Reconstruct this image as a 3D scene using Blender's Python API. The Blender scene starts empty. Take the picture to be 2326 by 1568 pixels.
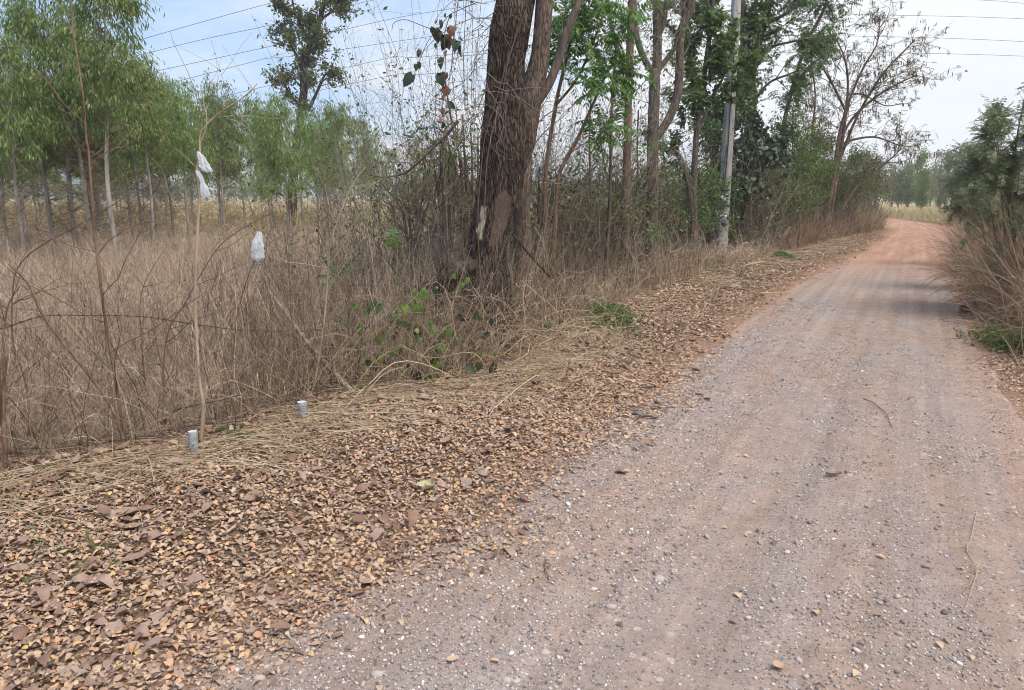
import bpy, math
import numpy as np
C = bpy.context
col = C.scene.collection
rng = np.random.default_rng(11)
U = lambda a, b, n=None: rng.uniform(a, b, n)

# ------------------------------------------------------------------ camera model
CAM_H, FPX = 1.6, 1680.0                    # eye height, focal length in pixels of a 2326 px wide picture
PITCH = math.atan((784 - 445) / FPX)
CP, SP = math.cos(PITCH), math.sin(PITCH)
def ray(u, v):
    u = np.asarray(u, float); v = np.asarray(v, float)
    a = (u - 1163) / FPX; b = -(v - 784) / FPX
    return np.stack([a, CP + b * SP, -SP + b * CP], -1)
def P(u, v, Y):                             # point of a sight line at depth Y (metres north of the camera)
    d = ray(u, v); return d * (np.asarray(Y, float) / d[..., 1])[..., None] + np.array([0, 0, CAM_H])
def G(u, v, z=0.0):                         # where the sight line meets the ground level z
    d = ray(u, v); t = (z - CAM_H) / d[..., 2]; return d * np.asarray(t)[..., None] + np.array([0, 0, CAM_H])
def upx(x, y, z=1.0): return 1163 + FPX * x / (CP * y - SP * (z - CAM_H))

# ------------------------------------------------------------------ numeric helpers
def norm(a): return a / np.maximum(np.linalg.norm(a, axis=-1, keepdims=True), 1e-9)
def hsh(i, j, k, s):
    n = (i * 73856093) ^ (j * 19349663) ^ (k * 83492791) ^ (s * 2654435)
    n = (n ^ (n >> 13)) * 1274126177; n = n & 0x7fffffff
    return (n ^ (n >> 16)) % 100003 / 100003.0
def vnoise(x, y, z=0.0, s=0):               # value noise, 0..1
    x, y, z = np.broadcast_arrays(np.asarray(x, float), np.asarray(y, float), np.asarray(z, float))
    i, j, k = np.floor(x).astype(np.int64), np.floor(y).astype(np.int64), np.floor(z).astype(np.int64)
    f, g, h = x - i, y - j, z - k
    f, g, h = f*f*(3-2*f), g*g*(3-2*g), h*h*(3-2*h)
    r = 0
    for a in (0, 1):
        for b in (0, 1):
            for c in (0, 1):
                r = r + hsh(i+a, j+b, k+c, s) * (f if a else 1-f) * (g if b else 1-g) * (h if c else 1-h)
    return r
def fbm(x, y, z=0.0, s=0, o=3):
    r, a, t = 0, 1.0, 0
    for q in range(o):
        r = r + a * vnoise(np.asarray(x)*2**q, np.asarray(y)*2**q, np.asarray(z)*2**q, s+q); t += a; a *= .5
    return r / t
def sst(a, b, x): t = np.clip((x - a) / (b - a), 0, 1); return t * t * (3 - 2 * t)

# ------------------------------------------------------------------ road frame and ground height
A = math.radians(28.5); SA, CA = math.sin(A), math.cos(A)
def se(x, y): return x * SA + y * CA, x * CA - y * SA
def xy(s, e): return s * SA + e * CA, s * CA - e * SA
LS = [-20, 1.5, 3, 10.6, 16, 23, 32, 39.5, 45, 50, 58.8, 75, 110]; LE = [-2.1, -1.9, -1.66, -1.8, -1.72, -1.3, -1.0, -.75, -1.35, -2.4, -4.9, -12, -32]
RS = [-20, 5.7, 10, 16, 22, 32, 41.8, 47.6, 58.8, 75, 110]; RE = [.85, .78, .62, .58, .68, 1.1, 1.5, .95, -1.57, -8.3, -28]
VS = [-20, 0, 2.1, 2.9, 4.4, 5.1, 7.2, 10.2, 16, 28, 40, 50, 59, 75, 110]; VE = [-5.4, -4.8, -4.35, -3.9, -3.7, -3.2, -3.4, -3.45, -3.5, -2.5, -1.3, -2.9, -5.4, -12.6, -32.6]
eL = lambda s: np.interp(s, LS, LE); eR = lambda s: np.interp(s, RS, RE); eV = lambda s: np.interp(s, VS, VE)
eB = lambda s: np.interp(s, [-20, 8.4, 12.5, 20, 32, 42, 48, 59, 75, 110], [1.4, 1.1, .85, .95, 1.4, 1.8, 1.25, -1.2, -8, -27.6])
def zg(x, y):
    x = np.asarray(x, float); y = np.asarray(y, float)
    s, e = se(x, y); off = np.maximum(eL(s) - e, e - eR(s))
    z = -.24 * sst(-.1, 1.8, eV(s) - e) - .1 * sst(.5, 2.5, e - eB(s))
    z = z + .05 * sst(.0, .9, off) * (fbm(x*1.3, y*1.3, 0, 3) - .45) * 2 + .05 * sst(.2, 1.0, eL(s) - e) * sst(1.6, .6, np.abs(e - eV(s) - .5))
    z = z + sst(1, 10, off) * (fbm(x*.15, y*.15, 0, 9, 2) - .5) * .3 * np.minimum(1, off / 25)
    m = sst(.15, -.35, off)
    z = z + m * (.014 * np.sin((e + .35) * 4.6) + .02 * (fbm(e*2.2, s*.7, 0, 21) - .5) + .012 * (fbm(e*7, s*5, 0, 31) - .5))
    return z
def onG(u, v):                              # ground point under a pixel, by three height corrections
    g = G(u, v, 0.0)
    for _ in range(4): g = G(u, v, zg(g[..., 0], g[..., 1]))
    return g

# ------------------------------------------------------------------ mesh accumulator
class M:
    def __init__(s): s.v, s.f, s.n = [], [], 0
    def add(s, v, f, mat=0):
        v = np.asarray(v, np.float32).reshape(-1, 3); f = np.asarray(f, np.int64)
        if len(v) == 0 or len(f) == 0: return
        s.v.append(v); s.f.append((f + s.n, mat)); s.n += len(v)
def link(o, parent=None):
    col.objects.link(o)
    if parent is not None: o.parent = parent
    return o
def tag(o, label=None, cat=None, group=None, kind=None):
    if label: o['label'] = label
    if cat: o['category'] = cat
    if group: o['group'] = group
    if kind: o['kind'] = kind
    return o
def thing(name, label, cat, loc=(0, 0, 0), group=None):
    o = bpy.data.objects.new(name, None); o.location = [float(q) for q in loc]; o.empty_display_size = .2
    link(o); return tag(o, label, cat, group)
def mk(name, m, mats, parent=None, smooth=False, off=None):
    v = np.concatenate(m.v) if m.v else np.zeros((0, 3), np.float32)
    if off is None and parent is not None: off = np.array(parent.location, np.float32)
    if off is not None: v = v - np.asarray(off, np.float32)
    me = bpy.data.meshes.new(name)
    me.vertices.add(len(v)); me.vertices.foreach_set('co', v.astype(np.float32).ravel())
    loops, starts, mi, t = [], [], [], 0
    for f, mt in m.f:
        k = f.shape[1]; loops.append(f.ravel()); starts.append(t + np.arange(len(f)) * k); t += f.size; mi.append(np.full(len(f), mt))
    loops = np.concatenate(loops); starts = np.concatenate(starts); mi = np.concatenate(mi)
    me.loops.add(len(loops)); me.loops.foreach_set('vertex_index', loops.astype(np.int32))
    me.polygons.add(len(starts)); me.polygons.foreach_set('loop_start', starts.astype(np.int32))
    me.polygons.foreach_set('material_index', mi.astype(np.int32))
    if smooth: me.polygons.foreach_set('use_smooth', np.ones(len(starts), bool))
    for q in (mats if isinstance(mats, (list, tuple)) else [mats]): me.materials.append(q)
    me.update(calc_edges=True)
    o = bpy.data.objects.new(name, me)
    if parent is None and off is not None: o.location = [float(q) for q in off]
    return link(o, parent)

# ------------------------------------------------------------------ shape builders
def spline(pts, n):                         # Catmull-Rom through points -> n points
    p = np.asarray(pts, float); m = len(p)
    if m == 2: return p[0] + (p[1]-p[0]) * np.linspace(0, 1, n)[:, None]
    q = np.vstack([2*p[0]-p[1], p, 2*p[-1]-p[-2]]); t = np.linspace(0, m-1-1e-6, n); i = t.astype(int); f = (t-i)[:, None]
    a, b, c, d = q[i], q[i+1], q[i+2], q[i+3]
    return .5*((2*b)+(c-a)*f+(2*a-5*b+4*c-d)*f*f+(3*b-a-3*c+d)*f**3)
def tubes(m, pts, r, S=4, mat=0, cap=True, rough=0.0):
    pts = np.asarray(pts, float)
    if pts.ndim == 2: pts = pts[None]; r = np.asarray(r, float)[None] if np.ndim(r) == 1 else r
    N, K, _ = pts.shape; r = np.broadcast_to(np.asarray(r, float), (N, K))
    t = norm(np.gradient(pts, axis=1)); ax = np.abs(pts[:, -1] - pts[:, 0]); ref = np.zeros((N, 1, 3)); ref[np.arange(N), 0, np.argmin(ax, 1)] = 1
    a = norm(np.cross(t, ref)); b = np.cross(t, a); th = np.arange(S) * 2*np.pi/S
    rr = r[..., None] * (1 + (rough * (rng.random((N, K, S)) - .5) if rough else 0))
    v = pts[:, :, None] + (a[:, :, None]*np.cos(th)[:, None] + b[:, :, None]*np.sin(th)[:, None]) * rr[..., None]
    i = np.arange(K*S).reshape(K, S); q = np.stack([i[:-1], np.roll(i[:-1], -1, 1), np.roll(i[1:], -1, 1), i[1:]], -1).reshape(-1, 4)
    m.add(v, (q[None] + (np.arange(N)*K*S)[:, None, None]).reshape(-1, 4), mat)
    if cap and S > 3 and N < 200:
        tip = np.arange(N)[:, None]*K*S + (K-1)*S + np.arange(S); m.f.append((tip + m.n - N*K*S, mat))
def ribbons(m, pts, w, side, mat=0):        # flat blades, w: (N,K)
    N, K, _ = pts.shape; w = np.broadcast_to(w, (N, K))[..., None]
    v = np.stack([pts - side[:, None]*w*.5, pts + side[:, None]*w*.5], 2)
    i = np.arange(K*2).reshape(K, 2); q = np.stack([i[:-1, 0], i[:-1, 1], i[1:, 1], i[1:, 0]], -1)
    m.add(v, (q[None] + (np.arange(N)*K*2)[:, None, None]).reshape(-1, 4), mat)
def grow(p, d, L, K=5, wob=.25, trop=0.0):
    p = np.asarray(p, float); d = norm(np.asarray(d, float)); N = len(p); out = np.empty((N, K, 3)); out[:, 0] = p
    L = np.broadcast_to(L, (N,)); trop = np.broadcast_to(trop, (N,))
    for k in range(1, K):
        d = norm(d + wob*rng.normal(size=(N, 3)) + trop[:, None]*np.array([0, 0, 1])); out[:, k] = out[:, k-1] + d*(L/(K-1))[:, None]
    return out
def at_t(pts, idx, t):
    K = pts.shape[1]; x = np.clip(t*(K-1), 0, K-1-1e-6); i = x.astype(int); f = (x-i)[:, None]
    a, b = pts[idx, i], pts[idx, i+1]; return a*(1-f)+b*f, norm(b-a)
def kids(par, n, t0=.2, t1=1.0, spread=(.5, 1.0)):   # start points and directions of n children spread over the parents
    ln = np.linalg.norm(np.diff(par, axis=1), axis=2).sum(1); idx = rng.choice(len(par), n, p=ln/ln.sum()); t = U(t0, t1, n)
    p, d = at_t(par, idx, t); r = rng.normal(size=(n, 3)); perp = norm(r - (r*d).sum(1)[:, None]*d); a = U(spread[0], spread[1], n)[:, None]
    return idx, t, p, d*np.cos(a) + perp*np.sin(a)
LENS = (np.array([[0, 0], [.34, .5], [.34, -.5], [.7, .36], [.7, -.36], [1, 0]]), [[1, 2, 4, 3]], [[0, 2, 1], [3, 4, 5]])
DIAM = (np.array([[0, 0], [.42, .5], [1, 0], [.42, -.5]]), [[0, 3, 2, 1]], [])
OVAL = (np.array([[0, 0], [.14, .3], [.14, 0], [.14, -.3], [.42, .5], [.42, 0], [.42, -.5], [.75, .38], [.75, 0], [.75, -.38], [1, 0]]),
        [[1, 2, 5, 4], [2, 3, 6, 5], [4, 5, 8, 7], [5, 6, 9, 8]], [[0, 2, 1], [0, 3, 2], [7, 8, 10], [8, 9, 10]])
HEART = (np.array([[.05, 0], [-.04, .26], [.05, 0.0], [-.04, -.26], [.3, .52], [.3, 0], [.3, -.52], [.66, .36], [.66, 0], [.66, -.36], [1, 0]]), OVAL[1], OVAL[2])
def leaves(m, tm, p, d, nrm, L, W, curl=0.0, fold=0.0, mat=0, jag=0.0):
    T, Q, R = tm; p = np.asarray(p, float); N = len(p)
    if N == 0: return
    d = norm(d); s = norm(np.cross(nrm, d)); n = np.cross(d, s)
    bc = lambda q: np.broadcast_to(np.asarray(q, float), (N,))[:, None]
    L, W, curl, fold = bc(L), bc(W), bc(curl), bc(fold); t = T[:, 0][None]; y = T[:, 1][None]
    if jag: y = y * (1 + jag*(rng.random((N, len(T)))-.5)*2); t = t + jag*.15*(rng.random((N, len(T)))-.5)
    h = curl*L*(t-t*t)*4*.5 - curl*L*t*.4 + fold*W*np.abs(y)
    v = p[:, None] + d[:, None]*(L*t)[..., None] + s[:, None]*(W*y)[..., None] + n[:, None]*h[..., None]
    o = (np.arange(N)*len(T))[:, None, None]; b0 = m.n
    m.add(v, (np.array(Q)[None] + o).reshape(-1, 4), mat)
    if len(R): m.f.append(((np.array(R)[None] + o).reshape(-1, 3) + b0, mat))
def rdir(n): return norm(rng.normal(size=(n, 3)))
def fronds(m, p, d, L, pairs, ll, lw, droop=-.15, mat=0, rm=None, hang=.6, rr=.0018, tm=None, K=6, terminal=True):
    p = np.asarray(p, float); N = len(p); L = np.broadcast_to(L, (N,)); pts = grow(p, d, L, K, .06, droop)
    if rm is not None: tubes(m, pts, np.linspace(rr, rr*.5, K), 3, rm, cap=False)
    ts = np.linspace(.18, .98, pairs); idx = np.repeat(np.arange(N), pairs*2); t = np.tile(np.repeat(ts, 2), N); sg = np.tile([1., -1.], N*pairs)
    q, tg = at_t(pts, idx, t); up = np.array([0, 0, 1.]); sd = norm(np.cross(tg, up + .001*rdir(len(q))))
    dr = norm(sd*sg[:, None] + tg*.35 - up*hang + .15*rng.normal(size=q.shape)); nm = norm(np.cross(dr, tg)*sg[:, None] + .3*rng.normal(size=q.shape))
    sc = U(.8, 1.15, len(q)) * (1 - .45*np.abs(t-.5)); leaves(m, tm or LENS, q, dr, nm, ll*sc, lw*sc, .15, .1, mat)

# ------------------------------------------------------------------ materials
def nt(name):
    m = bpy.data.materials.new(name); m.use_nodes = True; t = m.node_tree; t.nodes.clear()
    out = t.nodes.new('ShaderNodeOutputMaterial'); b = t.nodes.new('ShaderNodeBsdfPrincipled'); t.links.new(b.outputs[0], out.inputs[0])
    b.inputs['Roughness'].default_value = .75; b.inputs['Specular IOR Level'].default_value = .25
    return m, t, b, out
def nd(t, typ, **kw):
    n = t.nodes.new('ShaderNode' + typ)
    for k, v in kw.items():
        if k in n.inputs.keys(): n.inputs[k].default_value = v
        else: setattr(n, k, v)
    return n
def ramp(t, fac, stops, interp='LINEAR'):
    r = t.nodes.new('ShaderNodeValToRGB'); cr = r.color_ramp; cr.interpolation = interp
    while len(cr.elements) < len(stops): cr.elements.new(.5)
    for e, (p, c) in zip(cr.elements, stops): e.position = p; e.color = (*c, 1) if len(c) == 3 else c
    t.links.new(fac, r.inputs[0]); return r.outputs[0]
def mixc(t, fac, a, b, mode='MIX'):
    n = nd(t, 'Mix', data_type='RGBA', blend_type=mode)
    for sock, val in ((n.inputs[0], fac), (n.inputs[6], a), (n.inputs[7], b)):
        if isinstance(val, (int, float)): sock.default_value = val
        elif isinstance(val, tuple): sock.default_value = (*val, 1)
        else: t.links.new(val, sock)
    return n.outputs[2]
def mapr(t, x, a, b, c=0., d=1.):
    n = nd(t, 'MapRange'); t.links.new(x, n.inputs[0])
    for i, q in enumerate((a, b, c, d)): n.inputs[i+1].default_value = q
    return n.outputs[0]
def noise(t, vec, scale, detail=4, rough=.55): 
    n = nd(t, 'TexNoise', Scale=scale, Detail=detail, Roughness=rough)
    if vec is not None: t.links.new(vec, n.inputs['Vector'])
    return n.outputs[0]
def bump(t, b, h, strength=.5, dist=.01):
    n = nd(t, 'Bump', Strength=strength, Distance=dist); t.links.new(h, n.inputs['Height']); t.links.new(n.outputs[0], b.inputs['Normal'])
def coords(t, sc=(1, 1, 1), which='Object'):
    tc = nd(t, 'TexCoord'); mp = nd(t, 'Mapping'); mp.inputs['Scale'].default_value = sc; t.links.new(tc.outputs[which], mp.inputs[0]); return mp.outputs[0]
def leafm(name, stops, trans=.35, rough=.5, spec=.3, island=True, objvar=0.0, blotch=0.0, patchy=0.0):
    m, t, b, out = nt(name); g = nd(t, 'NewGeometry'); c = ramp(t, g.outputs['Random Per Island'], stops)
    if patchy:
        c = mixc(t, 1.0, c, ramp(t, noise(t, coords(t), patchy, 5, .65), [(.32, (.5, .47, .45)), (.5, (.9, .88, .86)), (.68, (1.22, 1.2, 1.16))]), 'MULTIPLY')
    if objvar:
        oi = nd(t, 'ObjectInfo'); hs = nd(t, 'HueSaturation'); t.links.new(c, hs.inputs['Color'])
        t.links.new(mapr(t, oi.outputs['Random'], 0, 1, 1-objvar, 1+objvar), hs.inputs['Value']); t.links.new(mapr(t, oi.outputs['Random'], 0, 1, .485, .515), hs.inputs['Hue']); c = hs.outputs[0]
    if blotch:
        n = noise(t, coords(t), 45, 4, .6); c = mixc(t, mapr(t, n, .5, .72, 0, blotch), c, (.07, .045, .03))
    t.links.new(c, b.inputs['Base Color']); b.inputs['Roughness'].default_value = rough; b.inputs['Specular IOR Level'].default_value = spec
    if trans:
        tr = nd(t, 'BsdfTranslucent'); mx = nd(t, 'MixShader'); mx.inputs[0].default_value = trans
        t.links.new(c, tr.inputs[0]); t.links.new(b.outputs[0], mx.inputs[1]); t.links.new(tr.outputs[0], mx.inputs[2]); t.links.new(mx.outputs[0], out.inputs[0])
    return m
def barkm(name, stops, sc=(14, 14, 2.2), bs=.6, dist=.01, patch=None, fleck=None, warp=.35, scar=None):
    m, t, b, out = nt(name); v0 = coords(t, sc); wn = nd(t, 'TexNoise', Scale=.55, Detail=3.0); t.links.new(v0, wn.inputs['Vector'])
    wv = nd(t, 'VectorMath', operation='MULTIPLY_ADD'); t.links.new(wn.outputs['Color'], wv.inputs[0]); wv.inputs[1].default_value = (warp*2, warp*2, warp*2); t.links.new(v0, wv.inputs[2]); v = wv.outputs[0]
    n1 = noise(t, v, 1.1, 8, .72); n2 = noise(t, coords(t, (sc[0]*.2, sc[1]*.2, sc[2]*.3)), 1.0, 4, .6); n3 = noise(t, v, 3.1, 5, .7)
    vo = nd(t, 'TexVoronoi', feature='DISTANCE_TO_EDGE', Scale=1.0); t.links.new(v, vo.inputs['Vector'])
    h = nd(t, 'Math', operation='MULTIPLY_ADD'); t.links.new(mapr(t, vo.outputs[0], 0, .2), h.inputs[0]); h.inputs[1].default_value = .22
    hh = nd(t, 'Math', operation='MULTIPLY_ADD'); t.links.new(n1, hh.inputs[0]); hh.inputs[1].default_value = .62; q = nd(t, 'Math', operation='MULTIPLY'); t.links.new(n3, q.inputs[0]); q.inputs[1].default_value = .3; t.links.new(q.outputs[0], hh.inputs[2]); t.links.new(hh.outputs[0], h.inputs[2])
    c = ramp(t, h.outputs[0], stops); c = mixc(t, 1.0, c, ramp(t, n2, [(.3, (.5, .5, .5)), (.7, (1.35, 1.32, 1.28))]), 'MULTIPLY')
    if patch: c = mixc(t, mapr(t, n2, patch[0], patch[0]+.08), c, patch[1])
    if fleck: c = mixc(t, mapr(t, noise(t, coords(t, (sc[0]*1.4, sc[1]*1.4, sc[2]*1.3)), 1.0, 4, .6), fleck[0], fleck[0]+.06, 0, .7), c, fleck[1])
    for nm, c1, c2 in (scar or []):
        at = nd(t, 'Attribute', attribute_name=nm); c = mixc(t, at.outputs['Fac'], c, ramp(t, n3, [(.3, c1), (.7, c2)]))
    t.links.new(c, b.inputs['Base Color']); b.inputs['Roughness'].default_value = .9; b.inputs['Specular IOR Level'].default_value = .12
    bump(t, b, h.outputs[0], bs, dist); return m
def plain(name, c, rough=.7, spec=.25, var=.25, sc=20, bs=.0):
    m, t, b, out = nt(name); n = noise(t, coords(t), sc, 4); cc = ramp(t, n, [(.25, tuple(q*(1-var) for q in c)), (.75, tuple(min(1, q*(1+var)) for q in c))])
    t.links.new(cc, b.inputs['Base Color']); b.inputs['Roughness'].default_value = rough; b.inputs['Specular IOR Level'].default_value = spec
    if bs: bump(t, b, n, bs, .004)
    return m

EUC = leafm('eucalypt_leaf', [(0, (.1, .16, .04)), (.3, (.16, .25, .06)), (.65, (.22, .32, .09)), (.93, (.29, .38, .14)), (1, (.36, .3, .08))], .5, .4, .45, objvar=.18)
NEEM = leafm('pinnate_leaf', [(0, (.045, .12, .022)), (.5, (.075, .19, .034)), (.88, (.12, .25, .045)), (1, (.26, .3, .05))], .42, .38, .4)
DARK = leafm('dark_leaf', [(0, (.036, .075, .024)), (.5, (.06, .118, .036)), (.92, (.095, .16, .055)), (1, (.2, .19, .06))], .34, .42, .4)
OLIVE = leafm('olive_leaf', [(0, (.075, .1, .04)), (.5, (.115, .145, .052)), (.85, (.16, .175, .07)), (1, (.2, .15, .075))], .36, .5)
MID = leafm('mid_leaf', [(0, (.06, .12, .03)), (.5, (.1, .175, .042)), (.9, (.155, .225, .06)), (1, (.26, .25, .075))], .4, .45)
VINE = leafm('vine_leaf', [(0, (.07, .12, .035)), (.35, (.12, .2, .045)), (.6, (.18, .27, .055)), (.8, (.14, .17, .1)), (.92, (.26, .28, .06)), (1, (.4, .34, .05))], .42, .45, .35)
VDARK = leafm('vine_leaf_grey', [(0, (.035, .055, .03)), (.6, (.06, .085, .05)), (1, (.10, .12, .05))], .3, .45, .35, blotch=.5)
VBRN = leafm('withered_leaf', [(0, (.2, .095, .06)), (1, (.36, .2, .14))], .3, .65, .15, blotch=.6)
YELL = leafm('yellow_leaf', [(0, (.42, .33, .05)), (1, (.6, .44, .04))], .3, .5)
IVY = leafm('creeper_leaf', [(0, (.035, .06, .03)), (.6, (.055, .09, .045)), (1, (.10, .13, .075))], .2, .38, .5)
POD = leafm('seed_pod', [(0, (.06, .035, .022)), (1, (.15, .09, .055))], .1, .6)
HERB = leafm('herb_leaf', [(0, (.05, .10, .022)), (.6, (.10, .16, .045)), (1, (.2, .23, .09))], .3, .5)
GRAYG = leafm('grey_green_leaf', [(0, (.12, .155, .075)), (.6, (.18, .22, .11)), (1, (.26, .28, .16))], .36, .5)
LIT = leafm('fallen_leaf', [(0, (.17, .11, .08)), (.2, (.28, .19, .138)), (.42, (.39, .27, .195)), (.62, (.47, .335, .24)), (.76, (.54, .38, .245)), (.85, (.56, .33, .17)), (.905, (.48, .24, .135)), (.965, (.42, .29, .22)), (1, (.6, .43, .15))], .12, .62, .2)
LIT2 = leafm('fallen_leaf_far', [(0, (.19, .115, .075)), (.4, (.36, .235, .155)), (.8, (.5, .35, .235)), (1, (.6, .45, .31))], .1, .6, .2)
LIT3 = leafm('fallen_leaf_dusty', [(0, (.12, .075, .052)), (.4, (.24, .155, .105)), (.8, (.36, .25, .175)), (1, (.46, .34, .25))], .1, .6, .2)
BIG = leafm('large_dry_leaf', [(0, (.17, .095, .06)), (.4, (.25, .15, .105)), (.75, (.3, .205, .165)), (1, (.36, .26, .2))], .1, .55, .3, blotch=.35)
STRAW = leafm('dry_grass_blade', [(0, (.24, .165, .118)), (.35, (.42, .312, .225)), (.75, (.58, .46, .345)), (1, (.74, .63, .5))], .2, .65, .15, patchy=.8)
REDG = leafm('rusty_grass_blade', [(0, (.17, .105, .07)), (.4, (.33, .22, .145)), (.8, (.48, .35, .235)), (1, (.62, .5, .35))], .2, .65, .15, patchy=.9)
FARG = leafm('field_grass_blade', [(0, (.3, .24, .12)), (.5, (.42, .34, .18)), (.9, (.52, .43, .26)), (1, (.26, .28, .1))], .2, .7, .1)
TWIG = leafm('dead_twig', [(0, (.045, .03, .024)), (.4, (.1, .066, .048)), (.75, (.18, .12, .085)), (1, (.36, .27, .19))], 0, .8, .15)
PALEST = leafm('pale_stalk', [(0, (.25, .175, .11)), (.6, (.4, .3, .19)), (1, (.56, .46, .32))], 0, .7, .2)
GREYTW = leafm('grey_twig', [(0, (.12, .092, .075)), (.6, (.22, .175, .14)), (1, (.36, .295, .235))], 0, .8, .15)
BARK = barkm('old_bark', [(.38, (.011, .009, .008)), (.5, (.032, .024, .02)), (.62, (.075, .056, .045)), (.8, (.19, .148, .118))], (38, 38, 8), 1.0, .03, None, (.64, (.3, .25, .2)), .9, [('bare', (.085, .063, .05), (.2, .15, .115)), ('scar', (.4, .33, .23), (.6, .52, .4))])
BARK2 = barkm('smooth_limb_bark', [(.36, (.032, .024, .02)), (.54, (.085, .065, .052)), (.76, (.19, .148, .118))], (34, 34, 9), .8, .012, None, (.68, (.33, .28, .23)), .5)
BARE = barkm('bare_wood', [(.1, (.09, .065, .047)), (.45, (.18, .13, .095)), (.8, (.26, .195, .145))], (40, 40, 12), .7, .006)
CREAM = barkm('pale_scar', [(.1, (.42, .35, .24)), (.8, (.62, .54, .4))], (12, 12, 3), .5, .006)
GBARK = barkm('grey_bark', [(.2, (.04, .033, .028)), (.5, (.1, .08, .068)), (.8, (.19, .155, .132))], (16, 16, 3), .8, .01)
RBARK = barkm('reddish_bark', [(.2, (.05, .033, .027)), (.5, (.125, .083, .066)), (.8, (.22, .155, .125))], (22, 22, 4), .9, .012)
DBARK = barkm('dark_bark', [(.2, (.014, .011, .01)), (.5, (.045, .034, .028)), (.8, (.1, .075, .06))], (16, 16, 3), .8, .01)
EBARK = barkm('eucalypt_bark', [(.25, (.17, .142, .12)), (.5, (.29, .26, .23)), (.75, (.41, .385, .35))], (5, 5, 1.2), .3, .004, (.55, (.3, .19, .135)))
SAPB = barkm('sapling_bark', [(.3, (.07, .043, .03)), (.55, (.17, .108, .075)), (.8, (.27, .185, .13))], (30, 30, 5), .4, .003)
PALEB = barkm('pale_sapling_bark', [(.1, (.24, .175, .125)), (.6, (.38, .29, .21)), (.9, (.46, .37, .28))], (30, 30, 5), .4, .003)
CHAR = barkm('charred_wood', [(.2, (.008, .008, .008)), (.5, (.03, .028, .027)), (.85, (.12, .105, .095))], (25, 25, 3), .9, .012)
LOGM = barkm('weathered_log_bark', [(.2, (.035, .03, .025)), (.5, (.17, .145, .115)), (.8, (.36, .31, .25))], (14, 14, 2), .8, .01)
CONC = barkm('weathered_concrete', [(.1, (.2, .195, .185)), (.5, (.3, .295, .285)), (.9, (.4, .39, .38))], (6, 6, 1.2), .3, .004)
MARK = plain('marker_concrete', (.27, .285, .29), .85, .15, .45, 40, .8)
MTOP = plain('marker_top_pale', (.46, .49, .52), .75, .2, .3, 50, .4)  # post top, paler and bluer than the post body
WIREM = plain('rusty_wire', (.07, .05, .042), .7, .3, .3, 60)
CABLE = plain('line_cable', (.14, .145, .15), .5, .4, .1, 5)
BLACK = plain('black_cable', (.015, .016, .02), .5, .4, .2, 20)
BOXM = plain('meter_plastic', (.42, .43, .43), .45, .4, .1, 30)
GLASS = plain('meter_window', (.08, .09, .095), .15, .5, .1, 30)
SIGN = plain('purple_plate', (.1, .06, .24), .45, .4, .15, 30)
WHITEP = plain('white_paint', (.6, .61, .62), .6, .3, .1, 40)
CARD = plain('pale_wood_face', (.62, .55, .36), .8, .2, .12, 50)
REDP = plain('red_wrapper', (.5, .07, .06), .5, .4, .2, 30)
def plastic():
    m, t, b, out = nt('thin_plastic'); b.inputs['Base Color'].default_value = (.82, .85, .88, 1); b.inputs['Roughness'].default_value = .28; b.inputs['Specular IOR Level'].default_value = .5
    bump(t, b, noise(t, coords(t), 38, 5), .6, .01)
    tr = nd(t, 'BsdfTranslucent'); tr.inputs[0].default_value = (.85, .88, .9, 1); tp = nd(t, 'BsdfTransparent')
    a = nd(t, 'MixShader'); a.inputs[0].default_value = .45; t.links.new(b.outputs[0], a.inputs[1]); t.links.new(tr.outputs[0], a.inputs[2])
    c = nd(t, 'MixShader'); c.inputs[0].default_value = .36; t.links.new(a.outputs[0], c.inputs[1]); t.links.new(tp.outputs[0], c.inputs[2]); t.links.new(c.outputs[0], out.inputs[0]); return m
PLAST = plastic()
def stonem():
    m, t, b, out = nt('gravel_stone'); g = nd(t, 'NewGeometry')
    c = ramp(t, g.outputs['Random Per Island'], [(0, (.12, .108, .1)), (.25, (.23, .205, .195)), (.5, (.34, .295, .27)), (.75, (.44, .375, .34)), (.92, (.56, .5, .47)), (1, (.72, .67, .64))])
    c = mixc(t, mapr(t, noise(t, coords(t), 90, 3), .45, .7, 0, .35), c, (.3, .2, .155)); t.links.new(c, b.inputs['Base Color']); b.inputs['Roughness'].default_value = .85; return m
STONE = stonem()
def groundm():
    m, t, b, out = nt('ground_earth'); v = coords(t); n1 = noise(t, v, .35, 5); n2 = noise(t, v, 3.0, 6, .65); n3 = noise(t, v, 38, 5, .7)
    at = nd(t, 'Attribute', attribute_name='field'); av = nd(t, 'Attribute', attribute_name='verge')
    near = ramp(t, n3, [(.3, (.05, .032, .022)), (.5, (.14, .088, .056)), (.7, (.27, .18, .115))])
    far = ramp(t, n1, [(.3, (.36, .285, .165)), (.5, (.43, .345, .205)), (.72, (.32, .3, .135))])
    far = mixc(t, mapr(t, n2, .35, .65, 0, .5), far, (.26, .19, .115))
    soil = ramp(t, n2, [(.3, (.22, .13, .085)), (.6, (.31, .19, .125)), (.8, (.36, .225, .15))])
    c = mixc(t, at.outputs['Fac'], near, far); c = mixc(t, av.outputs['Fac'], c, soil)
    t.links.new(c, b.inputs['Base Color']); b.inputs['Roughness'].default_value = .95; b.inputs['Specular IOR Level'].default_value = .1; bump(t, b, n3, .8, .02); return m
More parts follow.
